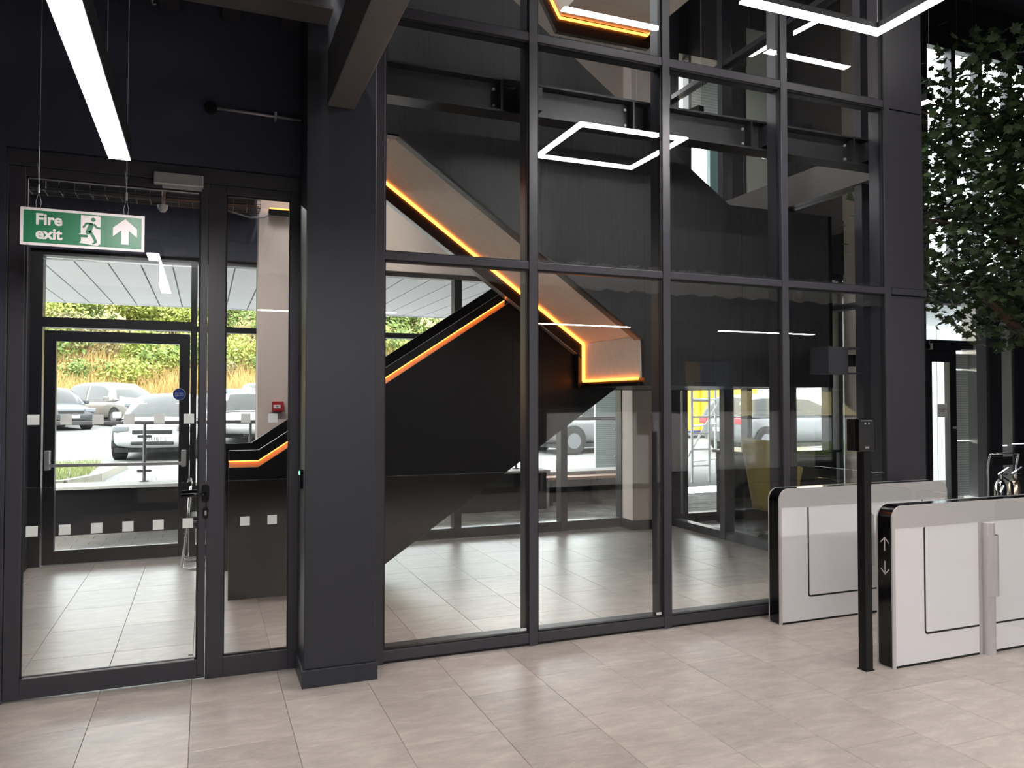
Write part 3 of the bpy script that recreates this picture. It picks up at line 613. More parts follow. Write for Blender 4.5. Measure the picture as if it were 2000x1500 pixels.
# the mirrored view flips left and right: the yellow drips sit at the low x end
for k, (x0, x1, zl) in enumerate(((8.81, 8.93, 1.86), (8.94, 9.02, 1.72), (9.03, 9.16, 1.80))): MB().prism([(x0, 2.39), (x1, 2.39), (x1, zl + .12), ((x0 + x1) / 2, zl), (x0, zl + 0.2)], 'y', -3.4465, -3.4445).build('yellow_drip', SCRY, tv)
em = MB(); N = 36
for (rx, rz, cx, cz, th) in ((0.24, 0.13, 9.60, 1.86, 0.014), (0.13, 0.10, 9.66, 1.86, 0.020)):
    o_ = [(cx + rx * math.cos(2 * math.pi * k / N), cz + rz * math.sin(2 * math.pi * k / N)) for k in range(N)]
    for k in range(N): em.bar((o_[k][0], -3.4455, o_[k][1]), (o_[(k + 1) % N][0], -3.4455, o_[(k + 1) % N][1]), th, 0.002)
em.bar((9.60, -3.4455, 1.78), (9.75, -3.4455, 1.94), 0.03, 0.002); em.bar((9.70, -3.4455, 1.77), (9.68, -3.4455, 1.95), 0.02, 0.002)
em.build('emblem', SCRW, tv)

# ================================================================== SIGN, DOOR FURNITURE, SERVICES
sg = thing('fire_exit_sign', 'green hanging fire exit sign with running figure and upward arrow', 'sign', (-0.548, 4.2, 2.34))
X0, X1, Z0, Z1, YS_ = -0.812, -0.284, 2.340, 2.518, 4.197
box('panel', SIGNW, X0, X1, YS_, YS_ + 0.006, Z0, Z1, sg)
gp = box('green_field', SIGNG, X0 + 0.013, X1 - 0.013, YS_ - 0.001, YS_, Z0 + 0.0125, Z1 - 0.0125, sg)
def sx(u): return X0 + u * (X1 - X0)          # u across, v up the sign
def sz(v): return Z0 + v * (Z1 - Z0)
text('lettering', 'Fire', 0.073, (sx(0.222), YS_ - 0.0014, sz(0.69)), FACE, SIGNW, gp, offset=0.0022, spacing=0.98)
text('lettering', 'exit', 0.073, (sx(0.222), YS_ - 0.0014, sz(0.31)), FACE, SIGNW, gp, offset=0.0022, spacing=0.98)
H = Z1 - Z0
# doorway pictogram: white doorway, green runner
MB().prism([(sx(.475), sz(.895)), (sx(.635), sz(.895)), (sx(.635), sz(.14)), (sx(.61), sz(.085)), (sx(.465), sz(.14)), (sx(.478), sz(.20)), (sx(.475), sz(.38)), (sx(.445), sz(.335)), (sx(.462), sz(.385)), (sx(.475), sz(.40))], 'y', YS_ - 0.0020, YS_ - 0.001).build('doorway_symbol', SIGNW, gp)
rm = MB(); yy = YS_ - 0.0026
rm.tube([(sx(.576), yy - .0004, sz(.79)), (sx(.576), yy + 0.0006, sz(.79))], 0.0098, 16)
def limb(pts, w):
    for a, b in zip(pts, pts[1:]):
        rm.bar((sx(a[0]), yy, sz(a[1])), (sx(b[0]), yy, sz(b[1])), 0.001, w)
        rm.tube([(sx(b[0]), yy - .0004, sz(b[1])), (sx(b[0]), yy + .0006, sz(b[1]))], w / 2, 10)
limb([(.565, .68), (.535, .44)], 0.022); limb([(.575, .685), (.520, .675), (.497, .575)], 0.0095); limb([(.580, .67), (.605, .575), (.634, .57)], 0.0095)
limb([(.530, .47), (.522, .33), (.455, .33)], 0.0130); limb([(.545, .48), (.575, .34), (.597, .19)], 0.0125); limb([(.597, .185), (.575, .135)], 0.008)
rm.build('running_figure', SIGNG, gp)
MB().prism([(sx(.838), sz(.875)), (sx(.937), sz(.62)), (sx(.937), sz(.38)), (sx(.868), sz(.565)), (sx(.868), sz(.175)), (sx(.806), sz(.175)), (sx(.806), sz(.565)), (sx(.737), sz(.38)), (sx(.737), sz(.62))], 'y', YS_ - 0.0016, YS_ - 0.001).build('arrow', SIGNW, gp)
for u in (0.14, 0.845):
    xc = sx(u)
    lp = MB().tube([(xc - 0.008, 4.199, sz(.965)), (xc - 0.012, 4.198, sz(1.16)), (xc, 4.2, sz(1.42)), (xc + 0.010, 4.203, sz(1.16)), (xc + 0.004, 4.205, sz(.965))], 0.0016, 6).build('wire_loop', GALV, sg)
    MB().tube([(xc, 4.2, sz(1.40)), (xc, 4.2, sz(1.62))], 0.0055, 8).build('crimp', ALU, lp)
    MB().tube([(xc, 4.2, sz(1.42)), (xc + 0.003, 4.2, 3.85)], 0.0015, 6).build('wire', GALV, sg)
    MB().tube([(xc, 4.2, sz(1.62)), (xc - 0.006, 4.198, sz(2.2))], 0.0012, 5).build('wire_tail', GALV, sg)
dc = thing('door_closer', 'silver overhead door closer box at the head of the glass door', 'door closer', (-0.148, 4.79, 2.83))
box('body', ALU, -0.279, -0.018, 4.765, 4.816, 2.838, 2.905, dc, bevel=0.004); box('slide_track', ALU, -0.235, -0.025, 4.782, 4.812, 2.824, 2.838, dc)
cd = thing('conduit', 'thin steel conduit with round junction box on the dark wall', 'conduit', (0.28, 4.78, 3.3))
MB().tube([(0.045, 4.775, 3.312), (0.575, 4.775, 3.305)], 0.009, 10).build('pipe', GALV, cd, smooth=True)
MB().tube([(0.018, 4.80, 3.312), (0.018, 4.760, 3.312)], 0.036, 18).build('junction_box', BLKM, cd, bevel=0.003)
box('saddle', ALU, 0.372, 0.386, 4.758, 4.80, 3.285, 3.332, cd); box('end_clip', ALU, 0.565, 0.580, 4.76, 4.80, 3.28, 3.32, cd)
hk = thing('ceiling_hook', 'small steel eye hook hanging from the dark deck', 'hook', (-0.254, 4.2, 3.58))
MB().tube([(-0.254, 4.2, 3.85), (-0.254, 4.2, 3.62), (-0.262, 4.2, 3.60), (-0.256, 4.2, 3.585), (-0.245, 4.2, 3.59)], 0.004, 8).build('shank', GALV, hk)
ar = thing('access_reader', 'slim black door reader with green light on the column side', 'card reader', (0.52, 4.60, 1.1))
box('body', BLKG, 0.512, 0.527, 4.565, 4.63, 1.10, 1.21, ar, bevel=0.003); box('status_light', GREENLED, 0.509, 0.513, 4.585, 4.605, 1.18, 1.20, ar)
# cable trays in the lobby ceiling
tr_ = thing('cable_tray', 'wire basket cable tray under the lobby ceiling', 'cable tray', (-0.7, 6.5, 3.15))
wm = MB()
for y in (6.42, 6.47, 6.52, 6.57): wm.tube([(-1.56, y, 3.14), (0.4, y, 3.14)], 0.003, 5)
for z in (3.14, 3.17, 3.20):
    for y in (6.40, 6.60): wm.tube([(-1.56, y, z), (0.4, y, z)], 0.003, 5)
for k in range(20):
    x = -1.5 + 0.1 * k; wm.tube([(x, 6.40, 3.20), (x, 6.40, 3.14), (x, 6.60, 3.14), (x, 6.60, 3.20)], 0.0025, 5)
WIRED = mat('dull wire', (0.10, 0.10, 0.10), 0.5, 0.3, var=0.1)
wm.build('basket', WIRED, tr_)
for x in (-1.1, -0.3): MB().tube([(x, 6.5, 3.14), (x, 6.5, 3.62)], 0.004, 6).build('drop_rod', GALV, tr_)
for y in (6.45, 6.50): MB().tube([(-1.5, y, 3.152), (-0.6, y + 0.01, 3.155), (-0.2, y, 3.152), (0.38, y, 3.16)], 0.007, 6).build('cable', WIRED, tr_)
dt = thing('smoke_detector', 'small round white smoke detector under the cable tray', 'detector', (-0.30, 6.2, 3.0))
MB().tube([(-0.30, 6.2, 3.05), (-0.30, 6.2, 3.02), (-0.30, 6.2, 3.0)], [0.036, 0.033, 0.018], 16).build('body', FROST, dt); MB().tube([(-0.30, 6.2, 3.05), (-0.30, 6.2, 3.62)], 0.006, 6).build('rod', GALV, dt)
lc = thing('loose_cable', 'grey flexible cable looping across to the beige column', 'cable', (0.3, 8.3, 3.5))
MB().tube([(0.05, 8.35, 3.62), (0.20, 8.33, 3.55), (0.42, 8.34, 3.50), (0.56, 8.36, 3.52), (0.66, 8.37, 3.60)], 0.010, 8).build('sheath', CABLE, lc, smooth=True)
sh = thing('stair_head_light', 'amber lit end of the stair light strip at the beige column top', 'light', (0.72, 8.3, 3.62))
box('tray', BLKM, 0.60, 0.84, 8.30, 8.39, 3.555, 3.60, sh); box('strip', LED, 0.61, 0.83, 8.31, 8.38, 3.60, 3.615, sh)
cpnt = thing('fire_call_point', 'small red fire alarm call point on the beige column', 'fire alarm', (0.705, 8.38, 1.55))
box('body', RED, 0.65, 0.765, 8.345, 8.40, 1.50, 1.605, cpnt, bevel=0.006); pl_ = box('break_plate', WHITE, 0.663, 0.735, 8.341, 8.346, 1.535, 1.570, cpnt)
MB().box(0.69, 0.71, 8.339, 8.342, 1.548, 1.557).build('press_mark', INK, pl_)
wb = thing('wall_box', 'open black shelf box fixed by the lobby corner', 'shelf', (4.95, 5.0, 1.83))
for (a, b, c, d) in ((4.775, 5.14, 1.835, 1.845), (4.775, 5.14, 2.045, 2.058)): box('board', FRAME, a, b, 4.93, 5.15, c, d, wb)
box('side', FRAME, 4.775, 4.985, 4.93, 4.945, 1.845, 2.045, wb); box('side', FRAME, 4.775, 4.787, 4.945, 5.14, 1.845, 2.045, wb); box('back', FRAME_D, 4.775, 5.14, 5.14, 5.15, 1.845, 2.045, wb); box('bracket', FRAME_D, 5.0, 5.14, 5.0, 5.05, 1.9, 2.0, wb)

# ================================================================== SPEED GATES AND FACE READER
def gate(name, label, y0, arrows, parent=None):
    x0, x1, zt, r = 3.842, 5.52, 0.972, 0.085
    y1 = y0 + 0.118
    t = thing(name, label, 'turnstile', ((x0 + x1) / 2, (y0 + y1) / 2, 0), group='speed gate cabinets')
    MB().prism(rounded(x0 + 0.002, x1 - 0.002, 0.012, zt - 0.001, r, 8, (0, 0, 1, 1)), 'y', y0 + 0.008, y1 - 0.008).build('core', BLKG, t, smooth=False)
    for k, (ya, yb, s) in enumerate(((y0, y0 + 0.009, -1), (y1 - 0.009, y1, 1))):
        outer = rounded(x0, x1, 0.0, zt, r, 8, (0, 0, 1, 1))
        # silver face: top band and two narrow edges around the white panel
        MB().prism([p for p in rounded(x0, x1, 0.835, zt, r, 8, (0, 0, 1, 1))], 'y', ya, yb).build('top_band', STEEL, t)
        box('edge_strip', STEEL, x0, x0 + 0.024, ya, yb, 0.0, 0.835, t); box('edge_strip', STEEL, x1 - 0.024, x1, ya, yb, 0.0, 0.835, t)
        box('kick_strip', BLKM, x0 + 0.024, x1 - 0.024, ya + 0.002, yb, 0.0, 0.014, t)
        xm = 4.63
        yp, yq = (ya + 0.0015, yb) if s < 0 else (ya, yb - 0.0015)
        for (a, b) in ((x0 + 0.024, xm - 0.055), (xm + 0.055, x1 - 0.024)):
            p = box('side_panel', WHITEG, a, b, yp, yq, 0.014, 0.835, t)
            yf, yg = (yp - 0.0012, yp) if s < 0 else (yq, yq + 0.0012)
            g = MB()
            if a < 4: g.box(4.101, 4.113, yf, yg, 0.20, 0.832).prism([(4.101, 0.20), (4.106, 0.187), (4.118, 0.178), (b, 0.178), (b, 0.190), (4.122, 0.190), (4.113, 0.20)], 'y', yf, yg)
            else: g.box(5.241, 5.253, yf, yg, 0.20, 0.832).prism([(5.253, 0.20), (5.248, 0.187), (5.236, 0.178), (a, 0.178), (a, 0.190), (5.232, 0.190), (5.241, 0.20)], 'y', yf, yg)
            g.build('groove', GASKET, p)
        box('pivot_plate', STEEL, xm - 0.055, xm + 0.055, ya, yb, 0.0, 0.835, t)
        yc = ya - 0.018 if s < 0 else yb + 0.018
        pv = MB().tube([(xm + 0.012, yc, 0.0), (xm + 0.012, yc, 0.832)], 0.036, 20).build('pivot_post', STEEL, t, smooth=False)
        ring = []
        for (rr_, order) in ((0.050, range(0, 13)), (0.042, range(12, -1, -1))):
            for q in order:
                a_ = R(-100 + 200 * q / 12) + (R(-60) if s < 0 else R(60)); ring.append((xm + 0.022 + rr_ * math.cos(a_), yc + rr_ * math.sin(a_)))
        MB().prism(ring, 'z', 0.375, 0.755).build('clamp', STEEL, pv)
        wl = 0.36; ys_, ye = (yc - 0.035, yc - 0.035 - wl) if s < 0 else (yc + 0.035, yc + 0.035 + wl)
        ya2, yb2 = min(ys_, ye), max(ys_, ye)
        MB().prism([(p[0], p[1]) for p in rounded(ya2, yb2, 0.22, 0.985, 0.05, 5, (1, 1, 1, 1))], 'x', xm + 0.022, xm + 0.032).build('glass_wing', GLASS_WING, pv)
    if arrows:
        for zc, up in ((0.738, 1), (0.596, -1)):
            m = MB(); ym = (y0 + y1) / 2 - 0.004; xx = x0 - 0.0005; hgt = 0.040
            m.bar((xx, ym, zc - hgt), (xx, ym, zc + hgt), 0.001, 0.006)
            tip = zc + hgt * up
            m.bar((xx, ym, tip), (xx, ym + 0.030, tip - up * 0.032), 0.001, 0.006); m.bar((xx, ym, tip), (xx, ym - 0.030, tip - up * 0.032), 0.001, 0.006)
            m.build('direction_arrow', SIGNW, t)
    return t
gate('speed_gate', 'speed gate cabinet nearest the viewer with white arrows on its black end', 3.472, True)
gate('speed_gate', 'speed gate cabinet standing close against the glazed screen', 4.452, False)

fr = thing('face_reader_post', 'slim black floor post carrying a face recognition reader', 'access reader', (3.69, 3.53, 0))
box('post', BLKM, 3.660, 3.716, 3.505, 3.561, 0.004, 1.34, fr, bevel=0.002); box('foot', BLKM, 3.655, 3.721, 3.50, 3.566, 0.0, 0.006, fr)
hdm = MB().box(3.565, 3.700, 3.455, 3.475, 1.305, 1.505).build('screen_unit', BLKG, fr, bevel=0.008, seg=3)
box('housing', BLKM, 3.555, 3.69, 3.475, 3.535, 1.31, 1.50, fr, bevel=0.006)
box('camera_bar', CABLE, 3.59, 3.675, 3.4535, 3.455, 1.487, 1.491, hdm)
for x in (3.62, 3.648): MB().tube([(x, 3.456, 1.472), (x, 3.4535, 1.472)], 0.006, 12).build('camera_lens', CABLE, hdm)
MB().prism([(3.619, 1.322), (3.628, 1.326), (3.638, 1.326), (3.647, 1.322), (3.647, 1.340), (3.638, 1.335), (3.628, 1.335), (3.619, 1.340)], 'y', 3.4535, 3.455).build('card_symbol', CABLE, hdm)

# ================================================================== FIRE EXTINGUISHERS ON TROLLEY
tx, ty = 8.30, 6.05
ft = thing('extinguisher_trolley', 'polished chrome stand holding two fire extinguishers beside the far facade', 'stand', (tx, ty, 0))
fm_ = MB()
for dx in (-0.16, 0.30):
    fm_.tube([(tx + dx, ty, 0.02), (tx + dx, ty, 0.86), (tx + dx - 0.02, ty - 0.03, 0.95), (tx + dx - 0.04, ty - 0.06, 1.02)], 0.011, 8)
fm_.tube([(tx - 0.20, ty - 0.06, 1.02), (tx + 0.26, ty - 0.06, 1.02)], 0.011, 8); fm_.tube([(tx - 0.16, ty, 0.45), (tx + 0.30, ty, 0.45)], 0.009, 8)
fm_.build('frame', CHROME, ft, smooth=True)
box('base', CHROME, tx - 0.20, tx + 0.34, ty - 0.14, ty + 0.12, 0.0, 0.05, ft, bevel=0.01); box('sign_plate', BLKM, tx - 0.14, tx + 0.18, ty - 0.045, ty - 0.035, 0.89, 0.985, ft)
def extinguisher(x, y, tint, label, lean):
    t = thing('fire_extinguisher', label, 'fire extinguisher', (x, y, 0.05), group='fire extinguishers on the stand')
    MB().tube([(x, y, 0.05), (x, y, 0.07), (x, y, 0.66), (x, y, 0.71), (x, y, 0.74)], [0.05, 0.062, 0.062, 0.04, 0.02], 20).build('cylinder', tint, t, smooth=True)
    MB().tube([(x, y, 0.74), (x, y, 0.79)], 0.018, 10).build('valve', CHROME, t)
    MB().bar((x - 0.03, y, 0.79), (x + 0.13, y, 0.86), 0.018, 0.01).bar((x - 0.03, y, 0.77), (x + 0.11, y, 0.79), 0.016, 0.008).build('handle', CHROME, t)
    MB().tube([(x + 0.02, y - 0.02, 0.76), (x + 0.10, y - 0.06, 0.70), (x + 0.11, y - 0.065, 0.4), (x + 0.10, y - 0.06, 0.16)], [0.010, 0.012, 0.016, 0.028], 8).build('hose', BLKM, t, smooth=True)
    MB().tube([(x, y, 0.40), (x, y, 0.56)], 0.0628, 20, cap=False).build('label_band', CABLE, t, smooth=True)
EXB = mat('gold tinted steel', (0.62, 0.50, 0.38), 0.18, 0.9, var=0.03)
extinguisher(tx - 0.03, ty - 0.05, CHROME, 'polished chrome fire extinguisher on the left of the stand', 0); extinguisher(tx + 0.19, ty - 0.05, EXB, 'warm tinted fire extinguisher on the right of the stand', 1)

# ================================================================== FURNITURE BEYOND THE LOBBY
yc_ = thing('tub_chair', 'mustard yellow high back chair beyond the lobby glass', 'chair', (6.22, 7.25, 0))
m = MB(); vs = []; nA, nZ = 14, 6
for j in range(nZ + 1):
    f = j / nZ
    for i in range(nA + 1):
        a_ = R(-115 + 230 * i / nA) + R(160); rr0 = 0.27 + 0.13 * f
        z = 0.36 + f * (0.80 if 3 <= i <= 11 else 0.50)
        vs.append((6.22 + rr0 * math.cos(a_), 7.25 + rr0 * math.sin(a_), z))
for j in range(nZ):
    for i in range(nA): k = j * (nA + 1) + i; m.raw([], []); m.f.append((k, k + 1, k + nA + 2, k + nA + 1)); m.fm.append(0)
m.v = vs; o = m.build('shell', YELLOWC, yc_, smooth=True); sd = o.modifiers.new('thick', 'SOLIDIFY'); sd.thickness = 0.05
MB().tube([(6.22, 7.25, 0.34), (6.22, 7.25, 0.36), (6.22, 7.25, 0.44), (6.22, 7.25, 0.46)], [0.20, 0.26, 0.26, 0.2], 20).build('seat', YELLOWC, yc_, smooth=True)
MB().tube([(6.22, 7.25, 0.0), (6.22, 7.25, 0.02), (6.22, 7.25, 0.03), (6.22, 7.25, 0.35)], [0.22, 0.22, 0.03, 0.03], 20).build('pedestal', CHROME, yc_)
ds = thing('reception_desk', 'black cabinet desk standing beyond the lobby glass', 'desk', (6.9, 7.9, 0))
box('carcass', BLKM, 6.15, 7.6, 7.72, 8.3, 0.05, 0.95, ds, bevel=0.01); box('worktop', BLKG, 6.12, 7.65, 7.68, 8.34, 0.95, 0.985, ds, bevel=0.006); box('plinth', GASKET, 6.2, 7.55, 7.76, 8.28, 0.0, 0.05, ds)

vc = thing('visitor_chair', 'black chair with chrome sled frame by the exit door', 'chair', (0.12, 8.2, 0))
for y in (7.98, 8.42): MB().tube([(-0.12, y, 0.80), (-0.14, y, 0.46), (-0.19, y, 0.03), (-0.12, y, 0.012), (0.32, y, 0.012), (0.36, y, 0.04), (0.33, y, 0.44), (-0.10, y, 0.46)], 0.012, 8).build('sled_frame', CHROME, vc, smooth=True)
box('seat', BLKM, -0.12, 0.34, 8.0, 8.40, 0.455, 0.50, vc, bevel=0.015); box('backrest', BLKM, -0.15, -0.11, 8.0, 8.40, 0.56, 0.84, vc, bevel=0.012)
# ================================================================== INDOOR TREE
tb = Vector((9.85, 6.3, 0)); tre = thing('indoor_tree', 'leafy green maple tree standing in the hall at right', 'tree', tb)
rt = random.Random(11)
MB().tube([tb + Vector(p) for p in ((0, 0, 0.3), (-0.05, 0, 1.2), (-0.12, 0.03, 2.2), (-0.2, 0, 2.9), (-0.32, -0.03, 3.9), (-0.45, 0, 5.2))], [0.14, 0.12, 0.11, 0.09, 0.06, 0.025], 10).build('trunk', BARK, tre, smooth=True)
MB().tube([tb + Vector(p) for p in ((0, 0, 0), (0, 0, 0.04), (0, 0, 0.42), (0, 0, 0.45))], [0.28, 0.32, 0.38, 0.34], 20).build('planter', BLKM, tre)
ends = []
def branch(a, b, r0, sag=0.12):
    a = Vector(a); b = Vector(b); mid = (a + b) / 2 + Vector((rt.uniform(-.08, .08), rt.uniform(-.08, .08), sag))
    MB().tube([a, mid, b], [r0, r0 * 0.7, r0 * 0.3], 7).build('branch', BARK, tre, smooth=True); ends.append((a, mid, b))
branch(tb + Vector((-0.12, 0, 2.1)), tb + Vector((-1.6, -0.15, 2.80)), 0.085, -0.03)
branch(tb + Vector((-0.15, 0.02, 2.6)), tb + Vector((-1.0, 0.05, 4.4)), 0.05, 0.1)
for k in range(30):
    z = rt.uniform(2.5, 5.0); ang = rt.uniform(0, 2 * math.pi); L = rt.uniform(0.9, 2.2) * (1.0 if z < 4.2 else 0.7)
    t_ = (z - 2.2) / 3.0; base = tb + Vector((-0.12 - 0.33 * t_, 0, z))
    branch(base, base + Vector((math.cos(ang) * L, math.sin(ang) * L, rt.uniform(0.0, 0.9))), 0.035)
LOBES = [(0, 0), (0.10, 0.10), (0.34, 0.08), (0.30, 0.26), (0.55, 0.42), (0.36, 0.52), (0.30, 0.72), (0.14, 0.66), (0.0, 1.0), (-0.14, 0.66), (-0.30, 0.72), (-0.36, 0.52), (-0.55, 0.42), (-0.30, 0.26), (-0.34, 0.08), (-0.10, 0.10)]
def leaf_geo(s, fold=0.12):
    vs = [(0, 0.4 * s, 0.02 * s)] + [(x * s, y * s, -abs(x) * fold * s - 0.12 * s * y * y) for x, y in LOBES]
    return vs, [(0, i, i % 16 + 1) for i in range(1, 17)]
lv, lf = leaf_geo(1.0); lme = bpy.data.meshes.new('leaf'); lme.from_pydata(lv, [], lf); lme.materials.append(LEAFM)
spots = []
for (a, md, b) in ends:
    for q in range(150):
        f = rt.random() ** 0.7; p = a.lerp(md, f * 2) if f < 0.5 else md.lerp(b, f * 2 - 1)
        w_ = 0.16 + 0.20 * f
        spots.append(p + Vector((rt.gauss(0, w_), rt.gauss(0, w_), rt.gauss(-0.03, w_ * 0.8))))
for q in range(2600):
    while True:
        d = Vector((rt.uniform(-1, 1), rt.uniform(-1, 1), rt.uniform(-1, 1)))
        if d.length < 1: break
    spots.append(tb + Vector((-1.25 + d.x * 1.25, d.y * 1.1, 4.15 + d.z * 1.85)))
spots = [p for p in spots if p.z > 2.2 and p.y < 7.5 and p.x > 6.9]
def mrot():
    from mathutils import Euler
    return Euler((rt.uniform(-0.9, 1.1), rt.uniform(-0.8, 0.8), rt.uniform(0, 6.28))).to_matrix()
spots.sort(key=lambda p: (p - Vector((0, 0, 1.6))).length)
fol = MB()
vis = [p for p in spots if p.x < 1.31 * p.y + 1.0 and p.x > 1.17 * p.y]
front = set(id(p) for p in vis[:300])
for p in spots:
    s = rt.uniform(0.085, 0.145); r3 = mrot()
    if id(p) in front:
        o = bpy.data.objects.new('leaf', lme); C.objects.link(o); o.parent = tre; o.location = p - tb; o.rotation_euler = r3.to_euler(); o.scale = (s, s, s)
    else: fol.raw([p + r3 @ (Vector(v) * s) for v in lv], lf)
o = fol.build('foliage', LEAFM, tre); o['kind'] = 'stuff'

# ================================================================== OUTDOORS
def gz(y): return 0.10 + (y - 11.4) * 0.0264 if y > 11.4 else 0.0
gr = MB(); ys_ = [11.5, 20, 30, 37.0]
vs = [(x, y, gz(y)) for y in ys_ for x in (-40, 60)]
gr.raw(vs, [(2 * i, 2 * i + 1, 2 * i + 3, 2 * i + 2) for i in range(3)])
smark(gr.build('car_park_ground', ASPH), 'pale asphalt of the car park')
# terrace of small pavers between facade and low wall
tp = smark(box('terrace_ground', PAVEJ, -6, 24, 8.80, 11.5, -0.16, -0.012), 'terrace paving outside the glazing')
pm = bpy.data.meshes.new('paver'); bm = bmesh.new(); bmesh.ops.create_cube(bm, size=1.0)
for v in bm.verts: v.co = Vector((v.co.x * 0.296, v.co.y * 0.196, v.co.z * 0.03))
bm.to_mesh(pm); bm.free(); pm.materials.append(PAVE)
rp = random.Random(5)
restp = MB(); cnt = 0
for r_ in range(13):
    for c_ in range(-20, 82):
        x = c_ * 0.3 + (0.15 if r_ % 2 else 0); y = 8.92 + r_ * 0.2
        if x < -5.8 or x > 23.8: continue
        if 2.2 < x < 9.3 and cnt < 300 and r_ < 12:
            o = bpy.data.objects.new('paver', pm); C.objects.link(o); o.parent = tp; o.location = (x, y, -0.012 + rp.uniform(-0.002, 0.003)); cnt += 1
        else: restp.box(x - .148, x + .148, y - .098, y + .098, -0.02, 0.002)
o = restp.build('paver_field', PAVE, tp); o['kind'] = 'stuff'
# canopy of panels
cn = smark(box('canopy_deck', FRAME_D, -6.4, 16, 8.86, 13.62, 3.18, 3.4), 'flat canopy with pale soffit panels outside')
for k in range(-14, 44):
    x = k * 0.333 - 0.01
    box('soffit_panel', CANOPYM, x, x + 0.315, 8.88, 13.6, 3.15, 3.185, cn)
box('fascia', CANOPYM, -6.4, 16, 13.6, 13.66, 3.14, 3.42, cn)
# low wall, coping and glass railing
lw = smark(MB().box(-6, 4.76, 10.55, 11.0, -0.02, 0.55).box(4.76, 6.72, 11.2, 11.5, -0.02, 0.44).build('terrace_wall', BLKM), 'black low wall edging the terrace')
box('coping', COPING, -6, 4.80, 10.50, 11.05, 0.55, 0.585, lw); box('coping', COPING, 4.76, 6.78, 11.1, 11.6, 0.44, 0.49, lw)
bn = thing('terrace_bench', 'timber topped bench along the terrace wall', 'bench', (5.7, 10.9, 0))
box('seat', WOODC, 4.80, 6.75, 10.75, 11.08, 0.40, 0.44, bn)
for x in (4.95, 5.8, 6.6): box('leg', BLKM, x - 0.03, x + 0.03, 10.8, 11.05, -0.01, 0.40, bn)
rl = thing('terrace_railing', 'grey tubular railing with clamped glass panels on the low wall', 'railing', (0, 10.9, 0.585))
MB().tube([(-5.5, 10.9, 1.335), (6.25, 10.9, 1.335)], 0.024, 10).build('handrail', BEAMM, rl, smooth=True)
px = [-4.55, -3.27, -1.99, -0.71, 0.57, 1.85, 3.13, 4.41, 6.20]
for i, x in enumerate(px):
    zb = 0.585 if x < 4.8 else 0.49
    p = MB().tube([(x, 10.9, zb), (x, 10.9, zb + 0.015), (x, 10.9, zb + 0.016), (x, 10.9, 1.32)], [0.055, 0.055, 0.021, 0.021], 12).build('post', BEAMM, rl)
    for z in (0.72, 1.16): MB().prism(rounded(x - 0.085, x + 0.085, z - 0.018, z + 0.018, 0.017), 'y', 10.885, 10.915).build('clamp', BEAMM, p)
    if i < len(px) - 1: box('glass_panel', GLASS_WING, x + 0.05, px[i + 1] - 0.05, 10.895, 10.905, 0.62, 1.24, rl)
# blue clad and louvred wall return at the terrace end
tw = thing('service_enclosure', 'louvred and blue grey clad enclosure at the terrace end', 'enclosure', (7.8, 13.5, 0))
BLUEP = mat('blue grey cladding', (0.16, 0.22, 0.34), 0.6, var=0.05)
box('louvre_panel', LOUVRE, 7.15, 7.80, 13.5, 13.55, 0.1, 3.1, tw); box('clad_panel', BLUEP, 7.80, 8.35, 13.3, 13.6, 0.0, 3.1, tw)
ls = thing('bright_backdrop', 'added pale louvred backdrop brightening the far right door and windows', 'screen wall', (13.5, 11.4, 0))  # added sky-lit panels so the openings behind the tree look bright
for k in range(7): box('louvre_panel', LOUVRE, 11.2 + k * 0.9, 12.08 + k * 0.9, 11.4, 11.5, 0.0, 6.5, ls)
# grass bed with kerb
kb = thing('kerb', 'pale stone kerb around the roadside grass bed', 'kerb', (-2.2, 15, 0.12))
for (a, b) in (((-7, 14.6), (-2.15, 14.6)), ((-2.15, 14.6), (-1.75, 15.4)), ((-1.75, 15.4), (-1.5, 17.4))):
    MB().bar((*a, gz(a[1]) + 0.06), (*b, gz(b[1]) + 0.06), 0.13, 0.13).build('kerb_stone', KERBM, kb)
def blades(name, mt, label, n, region, h0, h1, zf, w=0.012, kind='stuff', seed=1, lean=0.25):
    r_ = random.Random(seed); m = MB()
    for _ in range(n):
        x, y = region(r_); z = zf(x, y); h = r_.uniform(h0, h1); a_ = r_.uniform(0, 6.28); dx, dy = math.cos(a_) * w, math.sin(a_) * w
        lx, ly = r_.gauss(0, lean) * h, r_.gauss(0, lean) * h
        m.raw([(x - dx, y - dy, z), (x + dx, y + dy, z), (x + dx * .6 + lx * .4, y + dy * .6 + ly * .4, z + h * .6), (x - dx * .6 + lx * .4, y - dy * .6 + ly * .4, z + h * .6), (x + lx, y + ly, z + h)], [(0, 1, 2, 3), (3, 2, 4)])
    o = m.build(name, mt); o['kind'] = kind; o['label'] = label; o['category'] = 'grass'; return o
blades('bed_grass', GRASSG, 'rough green grass in the kerbed bed', 11000, lambda r: (r.uniform(-7, -2.0), r.uniform(14.7, 18.5)), 0.05, 0.17, lambda x, y: gz(y), seed=2, w=0.007)
blades('verge_weeds', GRASSG, 'thin weeds growing along the far side of the low wall', 1500, lambda r: (r.uniform(-5, 4.5), r.uniform(11.55, 12.6)), 0.15, 0.45, lambda x, y: gz(y), seed=4, w=0.006)
